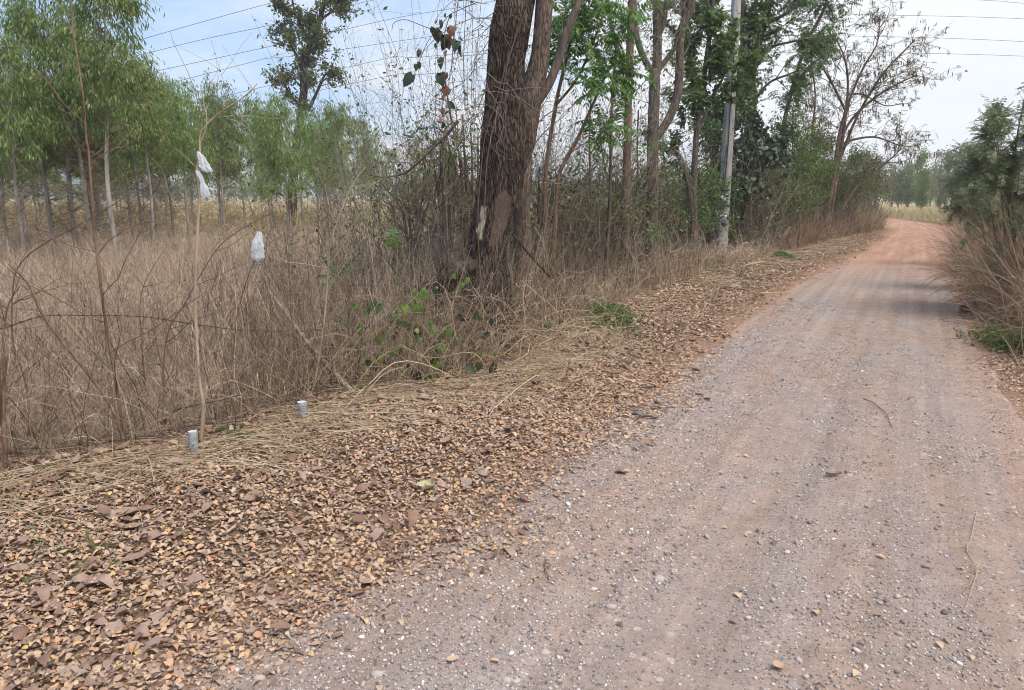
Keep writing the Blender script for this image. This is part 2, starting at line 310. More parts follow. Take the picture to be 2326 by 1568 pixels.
def roadm():
    m, t, b, out = nt('gravel_road'); uv = nd(t, 'UVMap', uv_map='road'); sp = nd(t, 'SeparateXYZ'); t.links.new(uv.outputs[0], sp.inputs[0])
    def mp(sc):
        q = nd(t, 'Mapping'); q.inputs['Scale'].default_value = sc; t.links.new(uv.outputs[0], q.inputs[0]); return q.outputs[0]
    streak = noise(t, mp((2.2, .16, 1)), 1, 5, .6); patch = noise(t, mp((.9, .45, 1)), 1, 4, .6); fine = noise(t, mp((1, 1, 1)), 55, 6, .75); med = noise(t, mp((1, 1, 1)), 9, 5, .65)
    soil = ramp(t, med, [(.25, (.23, .155, .115)), (.55, (.315, .22, .17)), (.8, (.375, .27, .213))])
    grey = ramp(t, fine, [(.25, (.155, .122, .108)), (.5, (.275, .222, .196)), (.75, (.41, .345, .31))])
    mm = nd(t, 'Math', operation='ADD'); t.links.new(streak, mm.inputs[0]); t.links.new(patch, mm.inputs[1])
    c = mixc(t, mapr(t, mm.outputs[0], .85, 1.2), soil, grey)
    red = ramp(t, noise(t, mp((2.4, .35, 1)), 1, 5, .6), [(.3, (.3, .165, .112)), (.55, (.365, .213, .148)), (.8, (.43, .275, .2))])
    ws = nd(t, 'Math', operation='MULTIPLY_ADD'); t.links.new(patch, ws.inputs[0]); ws.inputs[1].default_value = 13; t.links.new(sp.outputs[1], ws.inputs[2])
    c = mixc(t, mapr(t, ws.outputs[0], 22.5, 27.5), c, red)
    we = nd(t, 'Math', operation='MULTIPLY_ADD'); t.links.new(patch, we.inputs[0]); we.inputs[1].default_value = .7; t.links.new(sp.outputs[0], we.inputs[2])
    c = mixc(t, mapr(t, we.outputs[0], .75, 1.15, 0, .4), c, red); c = mixc(t, mapr(t, we.outputs[0], -1.15, -1.7, 0, .45), c, red)
    vo = nd(t, 'TexVoronoi', Scale=70.0, Randomness=1.0); t.links.new(mp((1, 1, 1)), vo.inputs['Vector']); spk = nd(t, 'SeparateColor'); t.links.new(vo.outputs['Color'], spk.inputs[0])
    inside = mapr(t, vo.outputs['Distance'], .5, .38); li = nd(t, 'Math', operation='MULTIPLY'); t.links.new(inside, li.inputs[0]); t.links.new(mapr(t, spk.outputs[0], .7, .74), li.inputs[1])
    sc = ramp(t, spk.outputs[1], [(0, (.1, .09, .09)), (.5, (.24, .22, .215)), (.85, (.4, .37, .35)), (1, (.56, .53, .5))])
    far = mapr(t, ws.outputs[0], 20, 30, .9, .15); l2 = nd(t, 'Math', operation='MULTIPLY'); t.links.new(li.outputs[0], l2.inputs[0]); t.links.new(far, l2.inputs[1])
    c = mixc(t, l2.outputs[0], c, sc)
    vb = nd(t, 'TexVoronoi', Scale=24.0, Randomness=1.0); t.links.new(mp((1, 1, 1)), vb.inputs['Vector']); sb = nd(t, 'SeparateColor'); t.links.new(vb.outputs['Color'], sb.inputs[0])
    lb = nd(t, 'Math', operation='MULTIPLY'); t.links.new(mapr(t, vb.outputs['Distance'], .42, .3), lb.inputs[0]); t.links.new(mapr(t, sb.outputs[0], .9, .92, 0, .6), lb.inputs[1])
    lb2 = nd(t, 'Math', operation='MULTIPLY'); t.links.new(lb.outputs[0], lb2.inputs[0]); t.links.new(far, lb2.inputs[1])
    c = mixc(t, lb2.outputs[0], c, ramp(t, sb.outputs[1], [(0, (.2, .18, .175)), (1, (.54, .48, .45))]))
    c = mixc(t, 1.0, c, ramp(t, noise(t, mp((7, .13, 1)), 1, 5, .65), [(.3, (.8, .79, .78)), (.7, (1.18, 1.17, 1.16))]), 'MULTIPLY'); c = mixc(t, 1.0, c, ramp(t, noise(t, mp((1, 1, 1)), 5, 6, .7), [(.3, (.86, .86, .86)), (.7, (1.12, 1.12, 1.12))]), 'MULTIPLY')
    t.links.new(c, b.inputs['Base Color']); b.inputs['Roughness'].default_value = .92; b.inputs['Specular IOR Level'].default_value = .15
    hh = nd(t, 'Math', operation='MULTIPLY_ADD'); t.links.new(li.outputs[0], hh.inputs[0]); hh.inputs[1].default_value = .8; t.links.new(fine, hh.inputs[2]); bump(t, b, hh.outputs[0], .6, .012); return m

# ------------------------------------------------------------------ setting: ground, road
def axis(parts):
    out = [];
    for a, b, n in parts: out.append(np.linspace(a, b, n, endpoint=False))
    return np.concatenate(out + [[parts[-1][1]]])
gx = axis([(-700, -120, 16), (-120, -30, 40), (-30, -8, 70), (-8, 9, 190), (9, 32, 110), (32, 120, 45), (120, 700, 16)])
gy = axis([(-40, 1, 30), (1, 14, 160), (14, 45, 150), (45, 130, 70), (130, 900, 20)])
X, Y = np.meshgrid(gx, gy); gm = M(); sG, eG = se(X, Y); inroad = sst(.0, .35, np.minimum(e_ := eG - eL(sG), eR(sG) - eG))
Z = zg(X, Y) - .03 * inroad
idx = np.arange(X.size).reshape(X.shape); gm.add(np.stack([X, Y, Z], -1).reshape(-1, 3), np.stack([idx[:-1, :-1], idx[:-1, 1:], idx[1:, 1:], idx[1:, :-1]], -1).reshape(-1, 4))
ground = tag(mk('ground', gm, groundm(), smooth=True), kind='structure')
offr = np.maximum(eL(sG) - eG, eG - eR(sG))
fld = np.clip(sst(18, 34, Y) * sst(2.5, 5, offr) + sst(45, 60, Y) * sst(.3, 1.5, offr), 0, 1); vrg = sst(.75, .1, offr + .35*(fbm(X*1.7, Y*1.7, 0, 5)-.5))
for nm, val in (('field', fld), ('verge', vrg)):
    a = ground.data.attributes.new(nm, 'FLOAT', 'POINT'); a.data.foreach_set('value', val.astype(np.float32).ravel())
ss = axis([(-6, 1, 30), (1, 8, 260), (8, 20, 200), (20, 45, 160), (45, 80, 90)]); uu = np.linspace(0, 1, 70)
S_, T_ = np.meshgrid(ss, uu, indexing='ij'); jl = .16*(fbm(S_*1.1, 0*S_, 0, 51)-.5); E_ = (eL(S_)-.12+jl)*(1-T_) + (eR(S_)+.1+jl)*T_
X, Y = xy(S_, E_); edge = np.minimum(T_, 1-T_); Z = zg(X, Y) + .006 - .03*sst(.03, 0, edge)
rm_ = M(); idx = np.arange(X.size).reshape(X.shape); rm_.add(np.stack([X, Y, Z], -1).reshape(-1, 3), np.stack([idx[:-1, :-1], idx[:-1, 1:], idx[1:, 1:], idx[1:, :-1]], -1).reshape(-1, 4))
road = tag(mk('road', rm_, roadm(), smooth=True), kind='structure')
uvl = road.data.uv_layers.new(name='road'); vi = np.empty(len(road.data.loops), np.int32); road.data.loops.foreach_get('vertex_index', vi)
uvl.data.foreach_set('uv', np.stack([E_.ravel()[vi], S_.ravel()[vi]], -1).astype(np.float32).ravel())

# ------------------------------------------------------------------ loose stones on the road
OCT = (np.array([[1, 0, 0], [-1, 0, 0], [0, 1, 0], [0, -1, 0], [0, 0, 1], [0, 0, -1]], float), np.array([[0, 2, 4], [2, 1, 4], [1, 3, 4], [3, 0, 4], [2, 0, 5], [1, 2, 5], [3, 1, 5], [0, 3, 5]]))
gph = (1 + 5**.5)/2
ICO = (norm(np.array([[-1, gph, 0], [1, gph, 0], [-1, -gph, 0], [1, -gph, 0], [0, -1, gph], [0, 1, gph], [0, -1, -gph], [0, 1, -gph], [gph, 0, -1], [gph, 0, 1], [-gph, 0, -1], [-gph, 0, 1]])),
       np.array([[0, 11, 5], [0, 5, 1], [0, 1, 7], [0, 7, 10], [0, 10, 11], [1, 5, 9], [5, 11, 4], [11, 10, 2], [10, 7, 6], [7, 1, 8], [3, 9, 4], [3, 4, 2], [3, 2, 6], [3, 6, 8], [3, 8, 9], [4, 9, 5], [2, 4, 11], [6, 2, 10], [8, 6, 7], [9, 8, 1]]))
def stones(m, x, y, r, tm, sink=.3):
    N = len(x); V, F = tm; k = len(V)
    v = V[None] * (1 + .5*(rng.random((N, k, 1))-.5)) + .12*rng.normal(size=(N, k, 3))
    v = v * np.stack([U(.8, 1.35, N), U(.7, 1.1, N), U(.5, .85, N)], -1)[:, None]
    q = norm(rng.normal(size=(N, 4)) * np.array([1, .35, .35, 1])); w, a, b, c = q.T
    R = np.stack([np.stack([1-2*(b*b+c*c), 2*(a*b-c*w), 2*(a*c+b*w)], -1), np.stack([2*(a*b+c*w), 1-2*(a*a+c*c), 2*(b*c-a*w)], -1), np.stack([2*(a*c-b*w), 2*(b*c+a*w), 1-2*(a*a+b*b)], -1)], 1)
    v = np.einsum('nij,nkj->nki', R, v) * r[:, None, None]
    v = v + np.stack([x, y, zg(x, y) + .006 + r*(.62-sink)], -1)[:, None]
    m.add(v, (F[None] + (np.arange(N)*k)[:, None, None]).reshape(-1, 3))
def road_scatter(n, s0, s1, pw=1.6):
    s = s0 + (s1-s0) * rng.random(n)**pw; a, b = eL(s)-.25, eR(s)+.15; e = a + (b-a)*rng.random(n); x, y = xy(s, e); return s, e, x, y
gv = M()
for n, lo, hi, s1, tm, thr in ((110000, .0018, .005, 8, OCT, .4), (30000, .004, .0075, 12, ICO, .52), (6500, .007, .0115, 12, ICO, .55), (380, .011, .017, 12, ICO, .5)):
    s, e, x, y = road_scatter(n, .6, s1)
    edgeb = sst(.75, 0, np.abs(e - eL(s) - .35)) * .35; trk = .28*np.cos((e+.5)*5.2)
    d = .55*fbm(e*1.6, s*.25, 0, 71) + .45*fbm(e*4.5, s*3.2, 0, 72) + edgeb*.6 + .12*trk; keep = (d > thr + .06*rng.normal(size=n)) & (e > eL(s) - .3 - .25*rng.random(n))
    x, y = x[keep], y[keep]; stones(gv, x, y, lo*(hi/lo)**(rng.random(len(x))**1.5), tm)
tag(mk('gravel', gv, STONE), 'grey and pale loose gravel strewn over the dirt road', 'gravel', kind='stuff')

# ------------------------------------------------------------------ leaf litter
lm = M()
def litter(n, s0, s1, pw, w0, lo, hi, mat, side=0, lift=.02, wide=None, tm=OVAL):
    s = s0 + (s1-s0)*rng.random(n)**pw
    if side == 0:
        a = eV(s) - w0; b = eL(s) + .55; q = rng.random(n); e = a + (b-a)*q
        pr = sst(.45, -.45, e - eL(s) - .05 + .25*sst(6, 12, s) + .7*(fbm(e*1.4, s*1.1, 0, 81)-.5)) ** 1.6 * (.35 + .65*sst(.3, .45, fbm(e*1.1, s*.9, 0, 84) + .25*sst(2.2, 1.2, np.abs(e-eV(s)-1.2))))
    else:
        a = eR(s) - .25; b = eB(s) + .5; e = a + (b-a)*rng.random(n); pr = sst(-.1, .45, e - eR(s) + .5*(fbm(e*1.4, s*1.1, 0, 82)-.5))
    k = rng.random(n) < pr; s, e = s[k], e[k]; n = len(s); x, y = xy(s, e); tm = tm; p = np.stack([x, y, zg(x, y) + .004 + lift*rng.random(n)**1.5*np.minimum(1, pr[k]+.1)], -1)
    a = U(0, 2*np.pi, n); tilt = np.abs(rng.normal(size=n))*.28; d = np.stack([np.cos(a), np.sin(a), np.sin(tilt)*.7*rng.choice([-1, 1], n)], -1)
    nm = norm(np.stack([.38*rng.normal(size=n), .38*rng.normal(size=n), np.ones(n)], -1)); L = lo*(hi/lo)**(rng.random(n)**1.3); p[:, 2] += np.maximum(0, -d[:, 2])*L
    leaves(lm, tm, p, d, nm, L, L*U(.42, .7, n), U(-.6, .9, n), U(-.4, .55, n), mat, .16)
litter(80000, 1.0, 6.5, 1.25, .9, .015, .042, 0); litter(34000, 4.0, 12.0, 1.3, .8, .02, .05, 0); litter(50000, 1.0, 8, 1.2, .9, .005, .014, 2, lift=.03, tm=DIAM); litter(52000, 8.5, 34, 1.5, .7, .022, .055, 3, lift=.03); litter(9000, 8.5, 34, 1.4, .7, .04, .08, 1, lift=.03)
litter(2000, 1.0, 9, 1.0, 1.0, .045, .1, 2, lift=.04)
litter(9000, 3.0, 10, 1.0, 0, .022, .055, 1, 1); litter(9000, 9, 34, 1.4, 0, .035, .07, 1, 1)
def field_litter(n, y0, y1, lo, hi, mat):
    y = y0 + (y1-y0)*rng.random(n)**1.4; x = (-.78*y - .5) + (.78*y + .5 + .35*y)*rng.random(n); s, e = se(x, y); k = (e < eV(s)); x, y = x[k], y[k]; n = len(x)
    p = np.stack([x, y, zg(x, y)+.005+.04*rng.random(n)**2], -1); a = U(0, 6.28, n); d = np.stack([np.cos(a), np.sin(a), .3*rng.normal(size=n)], -1)
    nm = norm(np.stack([.5*rng.normal(size=n), .5*rng.normal(size=n), np.ones(n)], -1)); L = U(lo, hi, n); leaves(lm, DIAM if y0 > 8 else LENS, p, d, nm, L, L*U(.3, .6, n), U(-.3, .5, n), 0, mat, .1)
field_litter(34000, 3.8, 12, .035, .085, 1); field_litter(42000, 9, 30, .06, .13, 1)
# a few leaves blown out over the gravel
n = 420; s, e, x, y = road_scatter(n, 1, 12, 1.2); a = U(0, 6.28, n); L = U(.02, .045, n)
leaves(lm, OVAL, np.stack([x, y, zg(x, y)+.016], -1), np.stack([np.cos(a), np.sin(a), 0*a], -1), norm(np.stack([.15*rng.normal(size=n), .15*rng.normal(size=n), np.ones(n)], -1)), L, L*.55, .3, .2, 0, .1)
tag(mk('leaf_litter', lm, [LIT, LIT2, BIG, LIT3], smooth=True), 'brown and orange fallen leaves carpeting the verges and thicket floor', 'leaf litter', kind='stuff')

# ------------------------------------------------------------------ dry grass
def blades(m, x, y, h, w, lean=.5, K=5, droop=.35, mat=0, wind=(0, 0), tuft=0.0):
    N = len(x); a = U(0, 6.28, N)
    if tuft: rr = tuft*rng.random(N)**.7; x = x + np.cos(a)*rr; y = y + np.sin(a)*rr
    ln = np.abs(rng.normal(size=N))*lean; d = np.stack([np.cos(a)*ln + wind[0], np.sin(a)*ln + wind[1], np.ones(N)], -1)
    p = np.stack([x, y, zg(x, y)-.01], -1); pts = grow(p, d, h, K, .13, -droop*rng.random(N)**2)
    pts[..., 2] = np.maximum(pts[..., 2], p[:, 2:3] + .01)
    sd = norm(np.cross(pts[:, -1]-pts[:, 0], rdir(N))); ribbons(m, pts, np.asarray(w)[:, None]*np.linspace(1, .3, K)[None], sd, mat)
dg = M()
def field_pts(n, y0, y1, pw, right):
    y = y0 + (y1-y0)*rng.random(n)**pw; xl = -.8*y - 1.5; x = xl + (right(y)-xl)*rng.random(n); s, e = se(x, y); return x, y, s, e
def put(n, y0, y1, pw, h0, h1, w0, w1, K, lean, droop, right=lambda y: .5*y, marg=.15, cl=.42, mat=0, per=24):
    x, y, s, e = field_pts(max(1, n//per), y0, y1, pw, right); hq = np.repeat(U(.5, 1.35, len(x))**1.3, per); x, y, s, e = (np.repeat(q, per) for q in (x, y, s, e)); n = len(x); c = fbm(x*.9, y*.9, 0, 91); k = (e < eV(s) - marg - .3*rng.random(n)) & (c > cl + .1*rng.normal(size=n)) & ~((np.hypot(x+.2, y-7.8) < .5))
    x, y = x[k], y[k]; hh = U(h0, h1, len(x))*(.45 + 1.0*fbm(x*.35, y*.35, 0, 95))*hq[k]; blades(dg, x, y, hh, U(w0, w1, len(x)), lean, K, droop, mat, (0, 0), .05+.05*y1/18)
put(22000, 4.2, 9, 1.2, .2, .8, .002, .0042, 7, .6, .6, cl=.46)
put(70000, 7, 18, 1.2, .25, .85, .003, .0062, 6, .6, .6, cl=.49)
put(70000, 15, 42, 1.3, .3, .85, .006, .013, 5, .6, .5, cl=.44)
put(52000, 4.2, 11, 1.3, .25, .8, .002, .004, 7, 2.2, .5, cl=.3, per=9)
put(60000, 9, 24, 1.2, .3, .9, .0035, .007, 6, 2.2, .5, cl=.3, per=9)
put(60000, 38, 120, 1.4, .5, 1.1, .02, .06, 3, .35, .2, right=lambda y: .95*y, marg=1, cl=.3, mat=1)
def flakes(n, y0, y1, h, L0, L1, w0, w1, mat=0):
    x, y, s, e = field_pts(n, y0, y1, 1.25, lambda y: .45*y); k = (e < eV(s) - .1 - .3*rng.random(n)) & (fbm(x*.9, y*.9, 0, 91) > .36 + .1*rng.normal(size=n)) & ~(np.hypot(x+.2, y-7.8) < .5); x, y = x[k], y[k]; n = len(x)
    z = zg(x, y) + h*rng.random(n)**1.7*(.4 + fbm(x*.5, y*.5, 0, 93)*1.2); d = rdir(n)*[1, 1, .75]; pts = grow(np.stack([x, y, z], -1), d, U(L0, L1, n), 5, .22, -.18); pts[..., 2] = np.maximum(pts[..., 2], zg(x, y)[:, None]+.004)
    ribbons(dg, pts, U(w0, w1, n)[:, None]*np.linspace(1, .35, 5)[None], norm(np.cross(pts[:, -1]-pts[:, 0], rdir(n))), mat)
flakes(42000, 4.2, 10, .55, .08, .32, .002, .006); flakes(70000, 8, 22, .6, .12, .42, .004, .009); flakes(30000, 18, 40, .7, .2, .6, .009, .018)
x, y, s, e = field_pts(26000, 5, 20, 1.2, lambda y: .4*y); k = (e < eV(s)-.3) & (fbm(x*.8, y*.8, 0, 99) > .55); blades(dg, x[k], y[k], U(.5, 1.5, k.sum()), U(.003, .006, k.sum()), .28, 6, .25, 0)
tag(mk('dry_grass', dg, [STRAW, FARG]), 'tangled straw coloured dry grass filling the field on the left', 'dry grass', kind='stuff')
# rusty grass beside the road: left hedge foot, right bank
rg = M()
def band(m, n, s0, s1, e0, e1, h0, h1, w0, w1, lean=.35, K=6, droop=.35, mat=0, pw=1.0, cl=.0, wind=(0, 0)):
    s = s0 + (s1-s0)*rng.random(n)**pw; q = rng.random(n); a = e0(s); b = e1(s); e = a + (b-a)*q; x, y = xy(s, e); k = fbm(x*1.1, y*1.1, 0, 61) > cl + .08*rng.normal(size=n); x, y = x[k], y[k]
    blades(m, x, y, U(h0, h1, len(x))*(.5 + fbm(x*.6, y*.6, 0, 63)), U(w0, w1, len(x)), lean, K, droop, mat, wind)
band(rg, 6500, 13, 25, lambda s: eV(s)-2.4, lambda s: eV(s)-.1, .2, .7, .005, .01, .6, 6, .5, 0, 1.0, .42); band(rg, 13000, 24, 44, lambda s: eV(s)-2.4, lambda s: eV(s)-.1, .4, 1.25, .007, .014, .4, 6, .4, 0, 1.0, .36)
band(rg, 3000, 9, 18, lambda s: eV(s)-2.2, lambda s: eV(s)-.2, .2, .5, .004, .008, .5, 5, .5, 0, 1.0, .42)
band(rg, 7000, 36, 60, lambda s: eV(s)-3.5, lambda s: eV(s)-.2, .5, 1.3, .012, .025, .3, 4, .25, 1, 1.0, .2)
band(rg, 15000, 36, 75, lambda s: eB(s)+.2, lambda s: eB(s)+16, .4, 1.0, .015, .035, .35, 4, .3, 1, 1.0, .25)
tag(mk('roadside_grass', rg, [REDG, FARG]), 'rusty brown dead grass lining the foot of the left hedge and far bend', 'dry grass', kind='stuff')
rb = M()
band(rb, 9000, 8.2, 13, lambda s: eB(s)+.25, lambda s: eB(s)+2.0, .7, 1.75, .004, .009, .35, 7, .5, 0, 1.0, .3)
band(rb, 13000, 12, 24, lambda s: eB(s)+.2, lambda s: eB(s)+2.8, .8, 1.9, .006, .012, .32, 7, .45, 0, 1.0, .28)
band(rb, 9000, 22, 40, lambda s: eB(s)+.2, lambda s: eB(s)+3.5, .8, 1.6, .01, .02, .3, 6, .35, 0, 1.0, .2)
band(rb, 2500, 8, 30, lambda s: eB(s)-.15, lambda s: eB(s)+.6, .5, 1.4, .005, .01, .7, 7, .9, 0, 1.2, .3)
tag(mk('tall_dry_grass', rb, [REDG]), 'tall matted brown grass heaped along the right bank of the road', 'dry grass', kind='stuff')

# ------------------------------------------------------------------ dead twigs and stalks of the thicket
tw = M()
def stems(m, x, y, h, r, lean, K=6, wob=.12, trop=0.0, mat=0, S=3, z0=-.02):
    N = len(x); a = U(0, 6.28, N); ln = np.abs(rng.normal(size=N))*lean; d = np.stack([np.cos(a)*ln, np.sin(a)*ln, np.ones(N)], -1)
    pts = grow(np.stack([x, y, zg(x, y)+z0], -1), d, h, K, wob, trop); r = np.asarray(r)[:, None]*np.linspace(1, .35, K)[None]
    pts[..., 2] = np.maximum(pts[..., 2], zg(pts[..., 0], pts[..., 1]) + .005); tubes(m, pts, r, S, mat, cap=False); return pts
def zone(n, s0, s1, e0, e1, pw=1.0, cl=None, ps=1.0):
    s = s0 + (s1-s0)*rng.random(n)**ps; e = eV(s) - e0 - (e1-e0)*rng.random(n)**pw; x, y = xy(s, e); k = (y > 3.6) & (np.hypot(x+.2, y-7.8) > .55) & (np.hypot(x-5.25, y-18.8) > 1.3) & (np.hypot(x-4.75, y-17.0) > 1.1) & (np.hypot(x-5.7, y-20.2) > .7)
    if cl is not None: k &= fbm(x*1.2, y*1.2, 0, 41) > cl + .08*rng.normal(size=n)
    return x[k], y[k]
def thicket(n, s0, s1, e1, h0, h1, r0, r1, lean, mat, trop=0., wob=.13, ntw=0, tl=(.15, .5), pw=1.2, cl=None, K=6, e0=.05, hp=1.0):
    x, y = zone(n, s0, s1, e0, e1, pw, cl); n = len(x); p = stems(tw, x, y, (h0 + (h1-h0)*rng.random(n)**hp)*(.5 + fbm(x*.5, y*.5, 0, 77)), U(r0, r1, n), lean, K, wob, trop, mat)
    if ntw:
        idx, t, q, d = kids(p, ntw, .25, .95, (.5, 1.3)); tubes(tw, grow(q, d, U(*tl, ntw), 4, .2, .02), np.linspace(r0*.75, r0*.4, 4), 3, mat, cap=False)
    return p
pA = thicket(3200, -4, 8, 3.2, .3, 1.4, .0014, .0036, .32, 0, ntw=7500)
thicket(1000, -4, 8, 3.0, .3, 1.1, .0014, .003, .5, 1, -.12, ntw=900)
thicket(1300, 4, 14, 5, .4, 1.5, .002, .004, .3, 0, ntw=1500)
pB = thicket(2500, 7.5, 23, 5.2, .7, 4.6, .003, .007, .22, 2, ntw=9500, tl=(.2, .8), K=8, e0=.75, hp=1.9, pw=.9)
thicket(700, 5.5, 22, 3.5, .3, 1.0, .0025, .005, .5, 0, ntw=1200, pw=.8, e0=.2)
pC = thicket(2100, 20, 46, 4.5, .7, 4.2, .004, .01, .24, 2, ntw=8500, tl=(.3, .9), K=8, e0=.7, hp=1.9)
thicket(600, 22, 46, 3.5, .6, 2.0, .005, .01, .35, 0, ntw=1300, tl=(.3, .9))
thicket(500, 10, 34, 9, 1.0, 3.0, .004, .009, .2, 2, ntw=1200, tl=(.3, .9))
# low bent pale stalks arching out of the verge, straw lying on the litter
x, y = zone(420, -4, 8, -.15, 1.6); n = len(x); stems(tw, x, y, U(.5, 1.5, n), U(.0018, .0034, n), 1.0, 9, .14, -.14, 1)
x, y = zone(260, 3.5, 8.5, -.25, 1.2); n = len(x); stems(tw, x, y, U(.5, 1.4, n), U(.002, .004, n), .9, 10, .2, -.16, 1)
def lying(n, s0, s1, e0, e1, L0, L1, r0, r1, mat, dirs=None, w=.06, lift=.03):
    s = U(s0, s1, n); e = eV(s) + U(e0, e1, n)*rng.random(n)**.8; x, y = xy(s, e); a = A + np.pi/2 + rng.normal(size=n)*.9 if dirs is None else U(0, 6.28, n)
    d = np.stack([np.sin(a), np.cos(a), 0*a], -1); p = grow(np.stack([x, y, 0*x], -1), d, U(L0, L1, n), 5, w); ln = U(.004, lift, n)[:, None]
    p[..., 2] = zg(p[..., 0], p[..., 1]) + ln + .5*lift*np.abs(rng.normal(size=(n, 1)))*np.linspace(-.3, 1, 5)[None].clip(0); tubes(tw, p, U(r0, r1, n)[:, None]*np.linspace(1, .5, 5), 3, mat, cap=False)
lying(1500, -2, 8, -.4, 1.0, .15, .7, .0012, .0028, 1); lying(1500, -2, 9, -1.2, .6, .1, .5, .001, .0022, 1, 1); lying(500, -2, 9, -.5, 2.0, .06, .3, .0008, .0018, 0, 1); lying(420, 9, 32, -.6, 1.4, .3, 1.2, .003, .006, 1, 1, lift=.1)
lying(700, -1.5, 6.5, -.25, .75, .3, .95, .0018, .0036, 1, w=.09, lift=.06); lying(160, 1, 8, .6, 3.2, .04, .22, .0007, .0016, 0, 1); lying(1800, -2, 9, -3, .15, .2, .9, .0015, .003, 0, 1, .15, .12)
tag(mk('dead_brush', tw, [TWIG, PALEST, GREYTW]), 'thicket of thin dead stems and twigs tangled along the left verge', 'dead brush', kind='stuff')
# small leaves still clinging to the thicket
hb = M()
def cling(pts, n, L0, L1, mat, t0=.3, tm=LENS, wr=.45):
    idx = rng.integers(0, len(pts), n); p, d = at_t(pts, idx, U(t0, 1, n)); p = p + .05*rng.normal(size=p.shape); L = U(L0, L1, n); leaves(hb, tm, p, norm(d*.3 + rdir(n) - [0, 0, .5]), rdir(n), L, L*wr, .3, .1, mat)
cling(pB, 26000, .03, .08, 0, .25); cling(pC, 42000, .05, .12, 1, .2); cling(pA, 420, .025, .05, 2)
tag(mk('hedge_leaves', hb, [OLIVE, OLIVE, VINE]), 'sparse olive leaves scattered through the thin hedge stems', 'hedge leaves', kind='stuff')

# ------------------------------------------------------------------ tree machinery
def px(pts, Y=None): a = np.array([q if len(q) == 3 else (*q, Y) for q in pts], float); return P(a[:, 0], a[:, 1], a[:, 2])
def limbs(m, defs, Y, K=16, S=9, mat=0, rough=.16, snap=False):
    out, rr = [], []
    for pts, r0, r1 in defs:
        w = px(pts, Y)
        p = spline(w, K); out.append(p); rr.append(np.linspace(r0, r1, K))
    out = np.array(out); rr = np.array(rr); tubes(m, out, rr, S, mat, rough=rough); return out, rr
def branch(m, par, n, l0, l1, spread=(.5, 1.0), trop=.03, t0=.3, K=6, r=.01, wob=.16, mat=0, S=4):
    idx, t, p, d = kids(par, n, t0, .98, spread); L = U(l0, l1, n)*(1.15-.6*t); pts = grow(p, d, L, K, wob, trop); tubes(m, pts, (r*(.5+L/l1*.6))[:, None]*np.linspace(1, .25, K), S, mat, cap=False); return pts
def hang(m, pts, n, L0, L1, wr, down=1.0, t0=.25, tm=LENS, mat=0, sp=.6, jit=.04, curl=.25):
    idx = rng.integers(0, len(pts), n); p, d = at_t(pts, idx, U(t0, 1, n)); L = U(L0, L1, n); leaves(m, tm, p + jit*rng.normal(size=p.shape), d*.35 + sp*rdir(n) - np.array([0, 0, down]), rdir(n), L, L*wr*U(.8, 1.2, n), curl, .12, mat)
def hangf(m, pts, n, L0, L1, pairs, ll, lw, t0=.3, mat=0, rm=1, droop=-.16, hg=.5, rr=.002, tm=None):
    idx = rng.integers(0, len(pts), n); p, d = at_t(pts, idx, U(t0, 1, n)); fronds(m, p, d*.5 + .8*rdir(n) + [0, 0, .15], U(L0, L1, n), pairs, ll, lw, droop, mat, rm, hg, rr, tm)
def base(defs, Y): q = px([defs[0][0][0]], Y)[0]; return q

# ------------------------------------------------------------------ young eucalypt plantation
def euc_meshes(seed, H=6.4, nl=4600):
    global rng; keep, rng = rng, np.random.default_rng(seed)
    m, c = M(), M(); lx = rng.normal(size=(4, 2))*np.array([[0], [.06], [.13], [.2]])
    tr = spline(np.column_stack([lx, [0, H*.33, H*.66, H]]), 22)[None]; tubes(m, tr, np.linspace(.062, .006, 22), 8, 0, rough=.1)
    n = 62; idx, t, p, d = kids(tr, n, U(.4, .52), .98, (.75, 1.25)); L = 1.35*(1-t)**.7 + .3; L *= U(.7, 1.15, n)
    b = grow(p, d, L, 7, .12, -.02); tubes(m, b, (.004+.009*L)[:, None]*np.linspace(1, .25, 7), 4, 0, cap=False)
    _, _, p, d = kids(b, 460, .2, 1, (.3, .9)); b2 = grow(p, d, U(.2, .65, 460), 5, .15, -.22); tubes(m, b2, np.linspace(.004, .0015, 5), 3, 1, cap=False)
    hang(c, b2, int(nl*.86), .11, .19, .21, 1.0, .1, LENS, 0, .5, .08, .3); hang(c, b, int(nl*.14), .09, .15, .2, .8, .5, LENS, 0, .6, .06)
    nn = 95; _, _, p, d = kids(tr, nn, .06, .5, (.8, 1.4)); dt = grow(p, d, U(.3, 1.1, nn), 6, .15, -.03); tubes(m, dt, np.linspace(.006, .002, 6), 3, 1, cap=False)
    _, _, p, d = kids(dt, 420, .3, 1, (.4, 1)); tubes(m, grow(p, d, U(.15, .5, 420), 4, .2), np.linspace(.003, .0015, 4), 3, 1, cap=False)
    rng = keep; return m, c
EUCS = []
def eucalypt(loc, h, rz, k, label, group, lean=0.0):
    r = thing('eucalyptus_tree', label, 'tree', loc, group); r.rotation_euler = (0, lean, rz); r.scale = [h/6.4*U(.9, 1.1), h/6.4*U(.9, 1.1), h/6.4]
    if len(EUCS) <= k:
        m, c = euc_meshes(100+k); a = mk('trunk', m, [EBARK, TWIG], r, True, off=(0, 0, 0)); b = mk('crown', c, EUC, r, True, off=(0, 0, 0)); EUCS.append((a, b))
    else:
        for o in EUCS[k]: q = o.copy(); link(q, r)
    return r
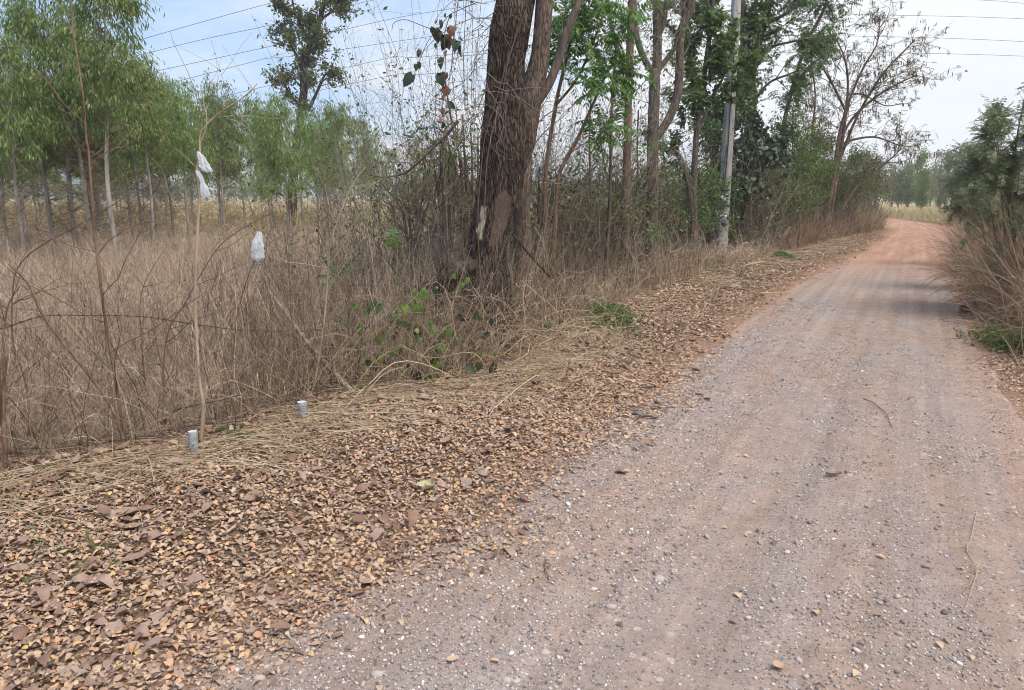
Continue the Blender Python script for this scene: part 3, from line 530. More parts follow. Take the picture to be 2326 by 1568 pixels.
FR = [  # base pixel, height, what sets it apart
 (20, 578, 5.2, 'eucalyptus with pale trunk cut by the left edge of the photo'), (62, 560, 5.8, 'thin eucalyptus just right of the one at the left edge'), (128, 600, 6.6, 'eucalyptus with brownish trunk left of the tall pale pair'),
 (176, 597, 7.0, 'tall pale grey eucalyptus trunk left of the tall reddish brown sapling'), (218, 608, 6.4, 'pinkish eucalyptus trunk directly behind the tall reddish brown sapling'), (271, 622, 7.0, 'tall smooth pale eucalyptus trunk just right of the reddish brown sapling'),
 (328, 578, 6.2, 'eucalyptus between the smooth pale trunk and the torn plastic bags'), (396, 548, 6.0, 'slim eucalyptus just left of the two torn plastic bags'), (442, 540, 7.0, 'pointed eucalyptus rising behind the two torn plastic bags'),
 (505, 540, 6.1, 'round topped eucalyptus just right of the torn plastic bags'), (560, 536, 6.2, 'eucalyptus above the single hanging white bag, lower than its left neighbour'), (662, 650, 3.75, 'nearest low eucalyptus with dense drooping crown in front of the tall dark tree'),
 (610, 545, 5.6, 'eucalyptus standing left of the low drooping one'), (725, 548, 5.2, 'eucalyptus with thin dark stem right of the low drooping one'), (770, 536, 5.4, 'eucalyptus on the right flank of the tall dark tree'),
 (845, 510, 5.9, 'airy eucalyptus against open sky right of the tall dark tree'), (895, 503, 5.3, 'smaller airy eucalyptus between two taller ones against the sky'), (955, 500, 5.8, 'airy eucalyptus seen left of the hanging vine leaves'), (1020, 497, 5.2, 'last eucalyptus of the row, half hidden beside the big trunk')]
for i, (u, v, h, lab) in enumerate(FR):
    g = onG(u, v); eucalypt(g, h, U(0, 6.28), i % 7, lab, 'front row of plantation trees', U(-.03, .01))
cnt = 0
for yy in np.arange(17.5, 46, 2.6):
    for xx in np.arange(-52, -4, 2.4):
        x_ = xx + U(-.6, .6); y_ = yy + U(-.5, .5); u_ = upx(x_, y_)
        lim = 330 if y_ < 22 else (560 if y_ < 30 else 820 if y_ < 42 else 960)
        if u_ < -140 or u_ > lim or rng.random() < (.3 if u_ < 420 else .5): continue
        eucalypt((x_, y_, float(zg(x_, y_))), U(5.2, 6.4) if y_ > 21 else U(5.6, 6.8), U(0, 6.28), cnt % 7, 'slender young eucalyptus in the crowded back rows of the plantation', 'back rows of plantation trees'); cnt += 1

# ------------------------------------------------------------------ tall dark tree behind the plantation
def big_far_tree():
    Y0 = 44.; D = [([(662, 505), (664, 440), (672, 330), (690, 220), (688, 150), (700, 110), (722, 60), (736, 5), (742, -60)], .3, .1), ([(690, 160), (670, 120), (655, 90), (640, 60)], .1, .03), ([(695, 130), (725, 95), (750, 70)], .09, .03),
         ([(700, 250), (720, 210), (735, 175), (752, 160)], .11, .04), ([(705, 110), (690, 70), (668, 20), (660, -30)], .1, .04), ([(680, 240), (650, 200), (640, 170)], .07, .03), ([(728, 45), (760, 20), (770, -10)], .08, .03)]
    r = thing('broadleaf_tree', 'tall dark crooked tree with sparse crown rising behind the plantation', 'tree', base(D, Y0)); m, c = M(), M(); L, _ = limbs(m, D, Y0, 16, 9, 0, .2)
    b = branch(m, L, 90, .6, 1.7, (.5, 1.2), .04, .25, 6, .035); b = b[b[:, -1, 2] > 5.0]; b2 = branch(m, b, 360, .3, .9, (.4, 1.0), .02, .2, 5, .012, S=3)
    k = fbm(b2[:, -1, 0]*.9, b2[:, -1, 2]*.9, b2[:, -1, 1]*.9, 7) > .38; b2 = b2[k]
    for q in range(1): hang(c, b2, 9000, .12, .24, .5, .4, .1, LENS, 0, 1.0, .13)
    mk('trunk', m, DBARK, r, True); mk('crown', c, OLIVE, r, True)
big_far_tree()

# ------------------------------------------------------------------ the big old tree
def rows_tube(m, rows, Y, sq=.95, nth=72, nv=150, seed=1, amp=.05, mat=0, ridge=1.0):
    rows = np.array(rows, float); v = rows[:, 0]; t = np.linspace(0, 1, nv); vv = v[0] + (v[-1]-v[0])*t; o = np.argsort(v)
    l = np.interp(vv, v[o], rows[o, 1]); r = np.interp(vv, v[o], rows[o, 2]); k = np.ones(7)/7; sm = lambda q: np.convolve(np.pad(q, 3, 'edge'), k, 'valid'); l, r = sm(l), sm(r)
    Yv = Y(vv) if callable(Y) else np.full(nv, float(Y)); a, b = P(l, vv, Yv), P(r, vv, Yv); c = (a+b)/2; R = np.linalg.norm(b-a, axis=1)/2; th = np.linspace(0, 2*np.pi, nth, endpoint=False)
    def surf(th, i, out=0.0):
        x = np.cos(th); y = np.sin(th)*sq; z = c[i, 2]
        big = fbm(x*1.6+seed, y*1.6, z*1.1, seed, 2)-.5; cr = vnoise(x*7+seed, y*7, z*1.9, seed+5); cr2 = vnoise(x*15, y*15, z*5, seed+6); rg_ = 1-np.abs(2*cr-1)
        f = 1 + big*.22*(amp/.05) - ridge*amp*1.5*rg_**2 + ridge*amp*.8*(cr2-.5)
        rad = R[i]*f + out
        return np.stack([c[i, 0] + x*rad, c[i, 1] + y*rad, c[i, 2] + 0*rad], -1)
    TH, I = np.meshgrid(th, np.arange(nv)); V = surf(TH, I); n = np.arange(nv*nth).reshape(nv, nth)
    m.add(V.reshape(-1, 3), np.stack([n[:-1], np.roll(n[:-1], -1, 1), np.roll(n[1:], -1, 1), n[1:]], -1).reshape(-1, 4), mat); return surf, vv, th, V.reshape(-1, 3)
MT = 7.85
old = thing('old_tree', 'big old tree with flaking dark bark leaning beside the road', 'tree', onG(1108, 800))
m = M(); MAIN = [(830, 985, 1215), (790, 1008, 1198), (760, 1020, 1186), (720, 1032, 1174), (676, 1040, 1166), (640, 1049, 1163), (600, 1055, 1157), (575, 1058, 1153), (540, 1064, 1157), (499, 1068, 1164), (450, 1076, 1180), (395, 1086, 1192), (340, 1090, 1199), (304, 1092, 1203), (250, 1099, 1202), (215, 1100, 1199), (142, 1104, 1192), (60, 1113, 1206), (0, 1126, 1217), (-90, 1138, 1232), (-200, 1150, 1240)]
surf, vrow, th_, Vt = rows_tube(m, MAIN, MT, seed=3, amp=.055, nth=128, nv=260); trk = mk('trunk', m, BARK, old, True)
m = M(); rows_tube(m, [(420, 1150, 1176), (370, 1150, 1204), (320, 1156, 1218), (270, 1164, 1226), (230, 1172, 1232), (180, 1188, 1242), (130, 1205, 1249), (80, 1211, 1252), (0, 1217, 1257), (-90, 1222, 1266), (-200, 1226, 1274)], lambda v: MT - .02 + .0006*(v-230)*(v > 230) , seed=9, amp=.035, nth=72, nv=150, ridge=.7); mk('limb', m, BARK2, old, True)
m = M(); limbs(m, [([(1190, 330), (1200, 285), (1214, 243), (1251, 182), (1284, 84), (1316, 0), (1345, -90)], .058, .036)], MT+.12, 30, 10, 0, .08); mk('limb', m, GBARK, old, True)
mv = [q[0] for q in MAIN][::-1]; ml = np.interp(vrow, mv, [q[1] for q in MAIN][::-1]); mr = np.interp(vrow, mv, [q[2] for q in MAIN][::-1])
up_ = ((ml+mr)/2)[:, None] + np.cos(th_)[None]*((mr-ml)/2)[:, None]; vp_ = np.repeat(vrow[:, None], len(th_), 1); nz_ = fbm(Vt[:, 0]*9, Vt[:, 1]*9, Vt[:, 2]*7, 14).reshape(up_.shape)
def scar(nm, poly):                             # where the bark has come away: a ragged mask on the trunk
    poly = np.array(poly, float); l = np.interp(vp_, poly[:, 0], poly[:, 1]); r = np.interp(vp_, poly[:, 0], poly[:, 2]); d = np.minimum(np.minimum(up_-l, r-up_), np.minimum(vp_-poly[0, 0], poly[-1, 0]-vp_)*.7) + (nz_-.5)*22
    w_ = sst(-1.5, 2.5, d)*(np.sin(th_)[None] < .1); a_ = trk.data.attributes.new(nm, 'FLOAT', 'POINT'); a_.data.foreach_set('value', w_.astype(np.float32).ravel())
scar('bare', [(430, 1138, 1150), (450, 1128, 1164), (475, 1124, 1164), (500, 1122, 1160), (530, 1118, 1146), (556, 1112, 1128)]); scar('scar', [(472, 1094, 1105), (490, 1092, 1105), (503, 1094, 1102), (522, 1084, 1096), (540, 1088, 1095)])
m = M(); limbs(m, [([(1075, 600, MT-.1), (1052, 612, MT-.25), (1030, 622, MT-.35), (997, 638, MT-.4), (960, 652, MT-.4), (921, 661, MT-.35)], .09, .035), ([(1070, 630, MT-.15), (1040, 640, MT-.3), (1022, 662, MT-.3), (1040, 690, MT-.25), (1060, 700, MT-.1)], .045, .02)], MT, 22, 10, 0, .35); mk('dead_branch', m, DBARK, old, True)
m = M(); limbs(m, [([(990, 775, MT-.35), (992, 740, MT-.38), (998, 700, MT-.42), (1005, 640, MT-.47), (1011, 592, MT-.5)], .065, .04)], MT, 16, 10, 0, .35)
mk('dead_branch', m, BARK, old, True)
# sprays of twigs up on the trunk
m = M(); lim = spline(P(np.array([1125, 1110, 1100, 1092]), np.array([0, 120, 250, 330]), MT-.1), 12)[None]; b = branch(m, lim, 46, .4, 1.3, (.8, 1.5), -.06, .0, 8, .004, .3); b2 = branch(m, b, 160, .15, .6, (.4, 1.2), -.08, .1, 6, .002, .3, S=3); mk('twig_spray', m, GREYTW, old)

# brown trunk standing behind the big tree
def simple_tree(name, lab, D, Y, bark, S=10, nb=0, bl=(.4, 1.2), n2=0, b2l=(.2, .6), leaf=None, leafm_=None, br=.012, t0=.3, cat='tree', grp=None, rough=.14, trop=.03, twm=None, spread=(.5, 1.1)):
    r = thing(name, lab, cat, base(D, Y), grp); m, c = M(), M(); L, _ = limbs(m, D, Y, 18, S, 0, rough); b = L
    if nb: b = branch(m, L, nb, *bl, spread, trop, t0, 7, br, mat=1)
    if n2: b = np.concatenate([grow(*kids(b, n2, .2, 1, (.4, 1.1))[2:], U(*b2l, n2), 7, .18, 0)]); tubes(m, b, np.linspace(br*.4, br*.18, 7), 3, 1, cap=False)
    mk('trunk', m, [bark, twm or GREYTW], r, True)
    if leaf: leaf(c, b); mk('crown', c, leafm_, r, True)
    return r
simple_tree('tree', 'plain brown trunk half hidden behind the big old tree', [([(1190, 660), (1188, 560), (1184, 470), (1190, 380), (1200, 300), (1215, 200)], .13, .07)], 9.6, RBARK, nb=18, bl=(.4, 1.4), n2=50)
simple_tree('feathery_tree', 'bright green tree with drooping feather leaves right of the big trunk', [([(1240, 640), (1238, 500), (1240, 390), (1262, 240), (1290, 120), (1312, 20), (1325, -60)], .034, .018), ([(1256, 640), (1262, 480), (1272, 390), (1310, 320), (1350, 230), (1385, 150)], .036, .016), ([(1262, 240), (1310, 180), (1350, 90), (1380, 0)], .02, .012)], 10.6, SAPB,
    nb=30, bl=(.4, 1.05), leaf=lambda c, b: hangf(c, b[b[:, -1, 0] > P(1225, 300, 10.6)[0]], 330, .3, .5, 9, .105, .03, .3, 0, 1, -.2, .65), leafm_=[NEEM, SAPB], br=.009, t0=.5, trop=.0)
simple_tree('tree', 'straight reddish trunk between the feathery tree and the forked tree', [([(1419, 645), (1420, 500), (1425, 350), (1428, 200), (1433, 60), (1436, -90)], .085, .06), ([(1428, 180), (1405, 120), (1385, 40), (1375, -60)], .04, .03)], 13.8, RBARK,
    nb=40, bl=(.4, 1.3), n2=120, leaf=lambda c, b: (hang(c, b, 260, .04, .09, .5), hangf(c, b, 26, .3, .45, 8, .09, .028, .3, 1, 2)), leafm_=[OLIVE, NEEM, SAPB])
simple_tree('forked_tree', 'grey barked tree forking into many limbs against the sky', [([(1479, 628), (1480, 520), (1483, 397), (1483, 304), (1486, 220), (1488, 158)], .125, .1), ([(1488, 160), (1478, 158), (1458, 122), (1445, 73), (1440, 0), (1436, -80)], .07, .045), ([(1490, 165), (1492, 142), (1493, 76), (1492, 0), (1490, -80)], .095, .07), ([(1492, 165), (1501, 152), (1531, 112), (1541, 76), (1560, 20)], .06, .035), ([(1490, 312), (1498, 302), (1521, 266), (1539, 215), (1544, 152), (1546, 76), (1562, 38), (1571, 0), (1576, -80)], .085, .075), ([(1546, 80), (1552, 40), (1556, -60)], .04, .03), ([(1494, 90), (1508, 50), (1516, -10), (1522, -80)], .05, .035)], 14.8, GBARK,
    nb=70, bl=(.4, 1.5), n2=220, leaf=lambda c, b: (hang(c, b, 300, .04, .09, .5), hangf(c, b, 24, .25, .4, 7, .07, .024, .3, 1, 2)), leafm_=[OLIVE, NEEM, SAPB], spread=(.7, 1.3))
simple_tree('tree', 'mid green tree filling the gap left of the utility pole', [([(1576, 545), (1573, 500), (1567, 440), (1556, 385), (1540, 352), (1520, 335)], .085, .04), ([(1577, 540), (1576, 440), (1580, 330), (1590, 240), (1606, 130), (1618, 20), (1624, -70)], .08, .04), ([(1582, 310), (1610, 240), (1645, 170), (1660, 110)], .04, .02), ([(1590, 240), (1570, 150), (1552, 70), (1545, -20)], .04, .02)], 17.2, GBARK,
    nb=56, bl=(.7, 1.7), leaf=lambda c, b: (hangf(c, b[b[:, 0, 2] > 2.2], 620, .28, .42, 8, .085, .026, .2, 0, 1, -.14, .5), hang(c, b[b[:, 0, 2] > 2.0], 4200, .08, .14, .5, .7, .1, OVAL, 2)), leafm_=[MID, SAPB, DARK], br=.014, t0=.3)
simple_tree('tree', 'dark twin stemmed tree close behind the utility pole', [([(1612, 588), (1608, 500), (1612, 420), (1625, 330), (1632, 250)], .1, .06), ([(1624, 590), (1622, 500), (1628, 420), (1650, 320), (1660, 220), (1655, 120)], .09, .05)], 22.5, DBARK,
    nb=34, bl=(.7, 1.8), leaf=lambda c, b: hang(c, b, 6000, .09, .16, .5, .6, .15, LENS, 0, .9, .14), leafm_=[DARK], br=.016)
simple_tree('tree', 'tall dark leafy tree right of the utility pole with branch reaching right', [([(1690, 565), (1692, 430), (1697, 330), (1705, 240), (1712, 150), (1730, 70), (1745, 0), (1754, -70)], .15, .08), ([(1730, 60), (1770, 40), (1800, 20), (1832, -8)], .06, .035), ([(1696, 305), (1705, 275), (1711, 240), (1690, 150), (1686, 60), (1690, -50)], .09, .05), ([(1712, 160), (1750, 110), (1800, 95), (1850, 85)], .05, .02), ([(1705, 240), (1745, 190), (1790, 170), (1815, 160)], .045, .02)], 23.0, GBARK,
    nb=86, bl=(.7, 2.0), leaf=lambda c, b: (hangf(c, b[b[:, 0, 2] > 3.0], 800, .32, .5, 8, .11, .034, .15, 0, 1, -.14, .5), hang(c, b[b[:, 0, 2] > 2.6], 4200, .08, .15, .45, .7, .1, LENS, 2)), leafm_=[DARK, SAPB, MID], br=.018, t0=.35)
simple_tree('tree', 'slanting tree with dark hanging leaf tufts left of the pod tree', [([(1742, 560), (1752, 440), (1772, 320), (1800, 200), (1832, 100), (1868, 30), (1890, -40)], .09, .04), ([(1800, 200), (1840, 150), (1880, 120)], .04, .02), ([(1832, 100), (1860, 90), (1895, 75)], .03, .015)], 25.5, GBARK,
    nb=44, bl=(.6, 1.6), leaf=lambda c, b: hangf(c, b[b[:, 0, 2] > 4.0], 380, .3, .5, 8, .12, .036, .15, 0, 1, -.2, .6), leafm_=[DARK, SAPB], br=.016, t0=.4)
r = simple_tree('creeper_clad_tree', 'dead stem smothered in dull round creeper leaves right of the pole', [([(1686, 560), (1690, 467), (1685, 437), (1700, 391), (1712, 340), (1722, 290)], .08, .05), ([(1700, 391), (1730, 350), (1760, 330)], .04, .02)], 21.5, DBARK, nb=34, bl=(.3, .95),
    leaf=lambda c, b: hang(c, b, 4200, .1, .17, .85, .9, .05, OVAL, 0, .7, .12), leafm_=[IVY], br=.012, t0=.35, trop=-.08)
for i, (u, v, ut, vt, Y, lab, lm_, nl) in enumerate([(1792, 535, 1800, 250, 25., 'fine leaved shrub directly right of the creeper clad stem', MID, 2600), (1838, 525, 1842, 300, 27., 'olive shrub between the fine leaved shrub and the pod tree', OLIVE, 2600), (1765, 545, 1768, 400, 23., 'low bushy shrub under the creeper clad stem', OLIVE, 1800),
        (1935, 505, 1945, 350, 31., 'olive shrub right of the base of the pod tree', OLIVE, 1800), (1985, 492, 1988, 370, 38., 'brown and green shrub behind the leaning pole', OLIVE, 1300), (1395, 640, 1398, 400, 14.5, 'sparse brushy shrub right of the feathery tree', OLIVE, 500), (1455, 628, 1462, 380, 15.5, 'sparse brushy shrub at the foot of the forked tree', OLIVE, 600), (1010, 650, 1000, 330, 10.2, 'tangled olive shrub left of the big trunk', MID, 120), (1062, 640, 1050, 260, 10.8, 'thin olive shrub hard against the left of the big trunk', MID, 150), (940, 610, 945, 400, 11.5, 'sparse twiggy shrub under the long dark branch', OLIVE, 120), (1210, 640, 1225, 380, 11.6, 'twiggy shrub between the big trunk and the feathery tree', OLIVE, 200), (1340, 640, 1335, 440, 13.5, 'low twiggy shrub behind the broken snag', OLIVE, 450), (1560, 585, 1590, 380, 19., 'leafy shrub filling the gap beside the mid green tree', MID, 1300), (1585, 572, 1590, 430, 22., 'dark leafy shrub close left of the utility pole', DARK, 1300), (1725, 548, 1735, 400, 23.5, 'dense leafy shrub under the creeper, right side', MID, 1500), (1815, 530, 1822, 350, 26., 'fresh green shrub among the olive ones by the pod tree', MID, 1700), (1880, 515, 1866, 380, 29., 'brown olive shrub around the pod tree foot', OLIVE, 1500), (1530, 580, 1535, 470, 17.5, 'dark low shrub beneath the mid green tree', DARK, 900), (1672, 556, 1680, 400, 24.5, 'dark leaved shrub just behind the utility pole', DARK, 1500)]):
    D = [([(u, v), ((u+ut)/2 + 4, (v+vt)/2), (ut, vt)], .035, .012)] + [([(u + q*2, v), (u + q*14, (v+vt)/2), (ut + q*24, vt + abs(q)*26)], .028, .008) for q in (-1.5, -.7, .8, 1.5)]
    simple_tree('shrub', lab, D, Y, GBARK, 6, 46, (.4, 1.2), 130, (.3, .7), lambda c, b, n=nl: hang(c, b, int(n*2.4), .06, .13, .35, .5, .1, LENS, 0, 1., .1), [lm_], .01, .15, 'shrub', 'shrubs in the roadside hedge', trop=.02, twm=TWIG)
def pods(c, b, n, mat): 
    idx = rng.integers(0, len(b), n); p, d = at_t(b, idx, U(.3, 1, n)); k = rng.integers(2, 6, n); p = np.repeat(p, k, 0) + .05*rng.normal(size=(k.sum(), 3)); N = len(p); leaves(c, LENS, p, np.array([0, 0, -1.]) + .14*rng.normal(size=(N, 3)), rdir(N), U(.16, .3, N), U(.02, .032, N), .15, 0, mat)
D = [([(1868, 545), (1882, 470), (1894, 397), (1907, 304), (1922, 248), (1926, 190), (1918, 130), (1890, 70)], .1, .02), ([(1880, 540), (1900, 400), (1915, 310), (1926, 240), (1958, 160), (1992, 100), (1998, 42)], .08, .018), ([(1905, 320), (1940, 265), (1990, 220), (2040, 190), (2080, 172)], .06, .02), ([(1904, 330), (1945, 316), (1990, 312), (2035, 328), (2068, 334)], .05, .012), ([(1895, 400), (1940, 280), (2000, 175), (2055, 115), (2078, 92)], .06, .018), ([(1860, 540), (1850, 420), (1842, 330), (1852, 220), (1840, 130)], .06, .02), ([(1885, 520), (1950, 420), (2000, 380), (2040, 345), (2052, 320)], .05, .015), ([(1920, 250), (1890, 190), (1862, 140), (1850, 90)], .05, .02), ([(1925, 215), (1960, 215), (2010, 240), (2050, 235)], .035, .012)]
simple_tree('pod_tree', 'airy many stemmed tree hung with dry brown seed pods beside the bend', D, 28.0, RBARK, 8, 150, (.6, 2.0), 600, (.4, 1.1),
    lambda c, b: (hangf(c, b, 1100, .16, .26, 6, .085, .02, .1, 0, 1, -.12, .4, .003), pods(c, b, 300, 2), hang(c, b, 480, .07, .14, .5, .6, .2, LENS, 3)), [OLIVE, TWIG, POD, VBRN], .016, .25, twm=TWIG, spread=(.4, 1.1))
# right bank shrubs
for i, (defs, Y, lab, n) in enumerate([([([(2312, 730), (2306, 560), (2298, 420), (2312, 300), (2330, 215)], .02, .006), ([(2312, 730), (2330, 540), (2350, 380), (2345, 280)], .02, .006), ([(2306, 560), (2280, 430), (2262, 330), (2250, 300)], .014, .005), ([(2320, 730), (2380, 500), (2400, 330), (2420, 250)], .02, .006)], 9.6, 'feathery grey green shrub rising at the right edge of the photo', 420),
        ([([(2250, 640), (2246, 520), (2240, 430), (2225, 350)], .018, .006), ([(2252, 640), (2265, 500), (2285, 400), (2290, 330)], .018, .006), ([(2248, 600), (2222, 480), (2205, 410)], .012, .005)], 12.5, 'feathery shrub poking through the brown grass on the right bank', 300),
        ([([(2212, 585), (2210, 500), (2204, 440), (2195, 410)], .018, .006), ([(2214, 585), (2225, 480), (2235, 420)], .018, .006)], 17.0, 'small thin shrub farthest along the right bank', 150),
        ([([(2290, 700), (2285, 560), (2275, 440), (2268, 340), (2258, 290)], .016, .005), ([(2292, 700), (2300, 560), (2312, 430), (2318, 330)], .016, .005), ([(2288, 690), (2262, 540), (2245, 450)], .012, .004)], 10.4, 'bushy feathery shrub rooted in the brown grass near the right edge', 130), ([([(2480, 760), (2490, 560), (2470, 400), (2460, 280)], .02, .006), ([(2490, 760), (2540, 560), (2560, 400)], .02, .006)], 9.0, 'feathery shrub just outside the right edge of the frame', 260)]):
    simple_tree('feathery_shrub', lab, defs, Y, SAPB, 6, 26, (.25, .7), 50, (.2, .45), lambda c, b, n=n: hangf(c, b, n*3, .13, .22, 8, .05, .014, .1, 0, 1, -.1, .3, .0015), [GRAYG, SAPB], .006, .25, 'shrub', 'shrubs on the right bank', trop=.04)
# ------------------------------------------------------------------ slim poles and saplings
def sap(name, lab, pts, Y, r0, r1, mat, nb=0, bl=(.3, .9), br=.0035, t0=.2, cat='sapling', S=8, n2=0, trop=.02, extra=None, grp=None, spread=(.7, 1.2)):
    r = thing(name, lab, cat, px([pts[0]], Y)[0], grp); m = M(); L, _ = limbs(m, [(pts, r0, r1)], Y, 26, S, 0, .12); mk('stem', m, mat, r, True)
    if nb or extra:
        for q in (extra or []): m = M(); limbs(m, [q], Y, 14, 6, 0, .1); mk('branch', m, mat, r, True)
        if nb:
            m = M(); b = branch(m, L, nb, *bl, spread, trop, t0, 9, br, .13)
            if n2: branch(m, b, n2, bl[0]*.4, bl[1]*.5, (.4, 1.0), 0, .2, 6, br*.5, .15, S=3)
            mk('twigs', m, mat, r)
    return r
sap('sapling', 'tall reddish brown leafless sapling standing left of the plastic bags', [(291, 1045), (281, 985), (269, 909), (253, 808), (241, 738), (228, 645), (220, 569), (210, 468), (201, 341), (196, 317), (190, 228), (175, 127), (165, 66), (161, -30)], 4.35, .0105, .004, SAPB, 16, (.4, 1.1), .0034, .12, n2=20,
    extra=[([(222, 580), (250, 545), (300, 515), (365, 500)], .004, .002), ([(203, 400), (215, 370), (250, 340), (280, 335), (300, 322)], .004, .0015)])
sap('sapling', 'bare pale sapling carrying two torn plastic bags', [(453, 1035), (458, 985), (463, 925), (462, 912), (453, 870), (447, 780), (443, 690), (445, 600), (449, 520), (454, 440), (447, 395), (455, 340), (454, 304), (479, 274), (507, 251), (558, 218), (584, 190)], 4.45, .0135, .003, PALEB, 9, (.3, .9), .003, .25, n2=10,
    extra=[([(463, 925), (466, 905), (470, 880)], .010, .006), ([(450, 620), (480, 570), (520, 530), (600, 480), (690, 440)], .004, .0015), ([(454, 330), (470, 280), (462, 230), (455, 190)], .004, .002)])
sap('sapling', 'slanting brown stem crossing in front of the reddish sapling base', [(292, 1035), (266, 955), (241, 904), (203, 853), (152, 790), (101, 722), (81, 681), (60, 640), (20, 600)], 4.3, .011, .005, SAPB, 9, (.2, .8), .003, .2, n2=8)
sap('cut_sapling', 'thick broken stick standing at the left edge of the photo', [(16, 1110), (10, 1000), (8, 920), (9, 850), (13, 803)], 3.95, .013, .011, SAPB, 4, (.2, .6), .004, .5, extra=[([(13, 803), (7, 780), (10, 740), (20, 690), (45, 650)], .007, .003)])
sap('sapling', 'thin dark stem with a white bag skewered on it', [(520, 900), (530, 800), (543, 700), (570, 612), (590, 580), (620, 545)], 5.5, .0055, .003, TWIG, 8, (.2, .7), .0025, .2, n2=8)
sap('sapling', 'pale thin sapling with zigzag stem right of the skewered bag', [(700, 940), (720, 840), (735, 740), (742, 660), (750, 560), (775, 480), (800, 420), (830, 380)], 5.6, .009, .003, PALEB, 8, (.3, .9), .003, .3, n2=10, extra=[([(745, 610), (690, 600), (640, 590), (610, 540)], .005, .002)])
sap('sapling', 'straight brown stem left of the leaning log', [(655, 940), (668, 800), (660, 690), (655, 600), (640, 500), (600, 440)], 5.8, .007, .003, SAPB, 8, (.3, .8), .003, .2, n2=8)
sap('sapling', 'thin bent greenish stem leaning left of the big trunk', [(960, 720), (915, 640), (870, 580), (840, 525), (815, 480), (800, 450)], 6.8, .006, .004, GBARK, 3, (.2, .5), .003, .4)
sap('sapling', 'thin bare stem arching over the left thicket', [(395, 1000), (372, 880), (380, 760), (420, 690), (470, 600), (520, 540), (640, 470)], 4.9, .0065, .002, TWIG, 8, (.2, .7), .0025, .2, n2=8)
sap('sapling', 'thin dark stem left of the slanting brown one', [(70, 1010), (60, 880), (30, 780), (28, 680), (40, 610), (90, 560), (200, 500), (330, 420)], 4.7, .0065, .0022, TWIG, 9, (.3, .8), .003, .2, n2=10)
sap('sapling', 'dark wand curving up between the reddish and pale saplings', [(340, 990), (330, 880), (322, 780), (318, 700), (330, 640), (372, 570)], 5.2, .005, .002, TWIG, 8, (.2, .6), .0025, .2, n2=8)
for u, v, ut, vt, Y, r_, mat, lab in [(1373, 640, 1400, 100, 11.8, .03, GBARK, 'straight pale grey sapling right of the feathery tree'), (1308, 652, 1308, 500, 11.2, .04, RBARK, 'short broken snag standing right of the big trunk'), (1335, 600, 1345, 180, 13, .022, GBARK, 'slim grey sapling behind the broken snag'), (1452, 620, 1450, 250, 15.5, .025, GBARK, 'slim sapling between the reddish trunk and the forked tree'), (1530, 560, 1505, 300, 18, .03, GBARK, 'thin leaning sapling right of the forked tree'), (1085, 560, 1010, 180, 10.5, .02, GBARK, 'thin leaning sapling left of the big trunk'), (1395, 560, 1360, 250, 16, .02, RBARK, 'thin brown sapling leaning behind the straight pale one'), (1722, 540, 1715, 420, 24, .03, DBARK, 'short dark stem right of the creeper clad one'), (1290, 560, 1225, 430, 13, .025, RBARK, 'bent brown sapling behind the feathery tree')]:
    sap('sapling', lab, [(u, v), (u + (ut-u)*.35 + 3, v + (vt-v)*.35), (u + (ut-u)*.7 - 3, v + (vt-v)*.7), (ut, vt)], Y, r_, r_*.6, mat, 12, (.4, 1.2), .006, .25, n2=24, grp='slim saplings in the hedge')
sap('leaning_pole', 'dark dead pole slanting down right of the big trunk', [(1250, 630), (1225, 602), (1200, 575), (1162, 529)], 8.7, .018, .015, DBARK, cat='dead branch', nb=0)
# curved fallen branch behind the marker, leaning log
sap('fallen_branch', 'grey curved dead branch arching over behind the nearer marker post', [(346, 1012), (352, 990), (362, 972), (395, 934), (451, 917), (500, 908), (545, 896)], 4.75, .013, .008, GBARK, cat='dead branch')
sap('leaning_log', 'weathered pale log leaning down onto the leaf bank', [(832, 920, 5.5), (790, 880, 5.65), (735, 820, 5.95), (700, 780, 6.15), (672, 743, 6.3), (640, 700, 6.5), (611, 662, 6.7)], 6, .024, .016, LOGM, cat='log', S=10)
sap('dead_branch', 'long thin dark branch reaching left of the big trunk above the field', [(1040, 275), (1020, 300), (985, 335), (950, 370), (915, 395), (870, 402), (840, 398)], 8.8, .02, .006, GBARK, 10, (.3, 1.0), .005, .2, 'dead branch', n2=16, trop=-.05)
# ------------------------------------------------------------------ broken posts
def post(lab, u0, v0, u1, v1, Y, r0, r1, mat):
    a, b = P(u0, v0+8, Y), P(u1, v1, Y); m = M(); n = 14; t = np.linspace(0, 1, 12); th = np.linspace(0, 2*np.pi, n, endpoint=False); T, H = np.meshgrid(t, th, indexing='ij'); c = a + (b-a)*T[..., None]; R = (r0+(r1-r0)*T)*(1+.25*(fbm(np.cos(H)*2, np.sin(H)*2, T*2, int(u0))-.5)+.1*(rng.random(T.shape)-.5))
    v = c + np.stack([np.cos(H)*R, np.sin(H)*R, (T > .99)*.12*(vnoise(np.cos(H)*2, np.sin(H)*2, 0, int(u0))-.6)], -1); i = np.arange(12*n).reshape(12, n)
    m.add(v.reshape(-1, 3), np.stack([i[:-1], np.roll(i[:-1], -1, 1), np.roll(i[1:], -1, 1), i[1:]], -1).reshape(-1, 4)); m.f.append((i[-1][None], 0)); return tag(mk('charred_post', m, mat, off=a), lab, 'post', 'charred fence posts')
post('leaning blackened stump of a post in front of the reddish trunk', 1438, 652, 1425, 562, 13., .085, .07, CHAR); post('short blackened post stub left of the utility pole', 1515, 580, 1514, 545, 17., .08, .075, CHAR)

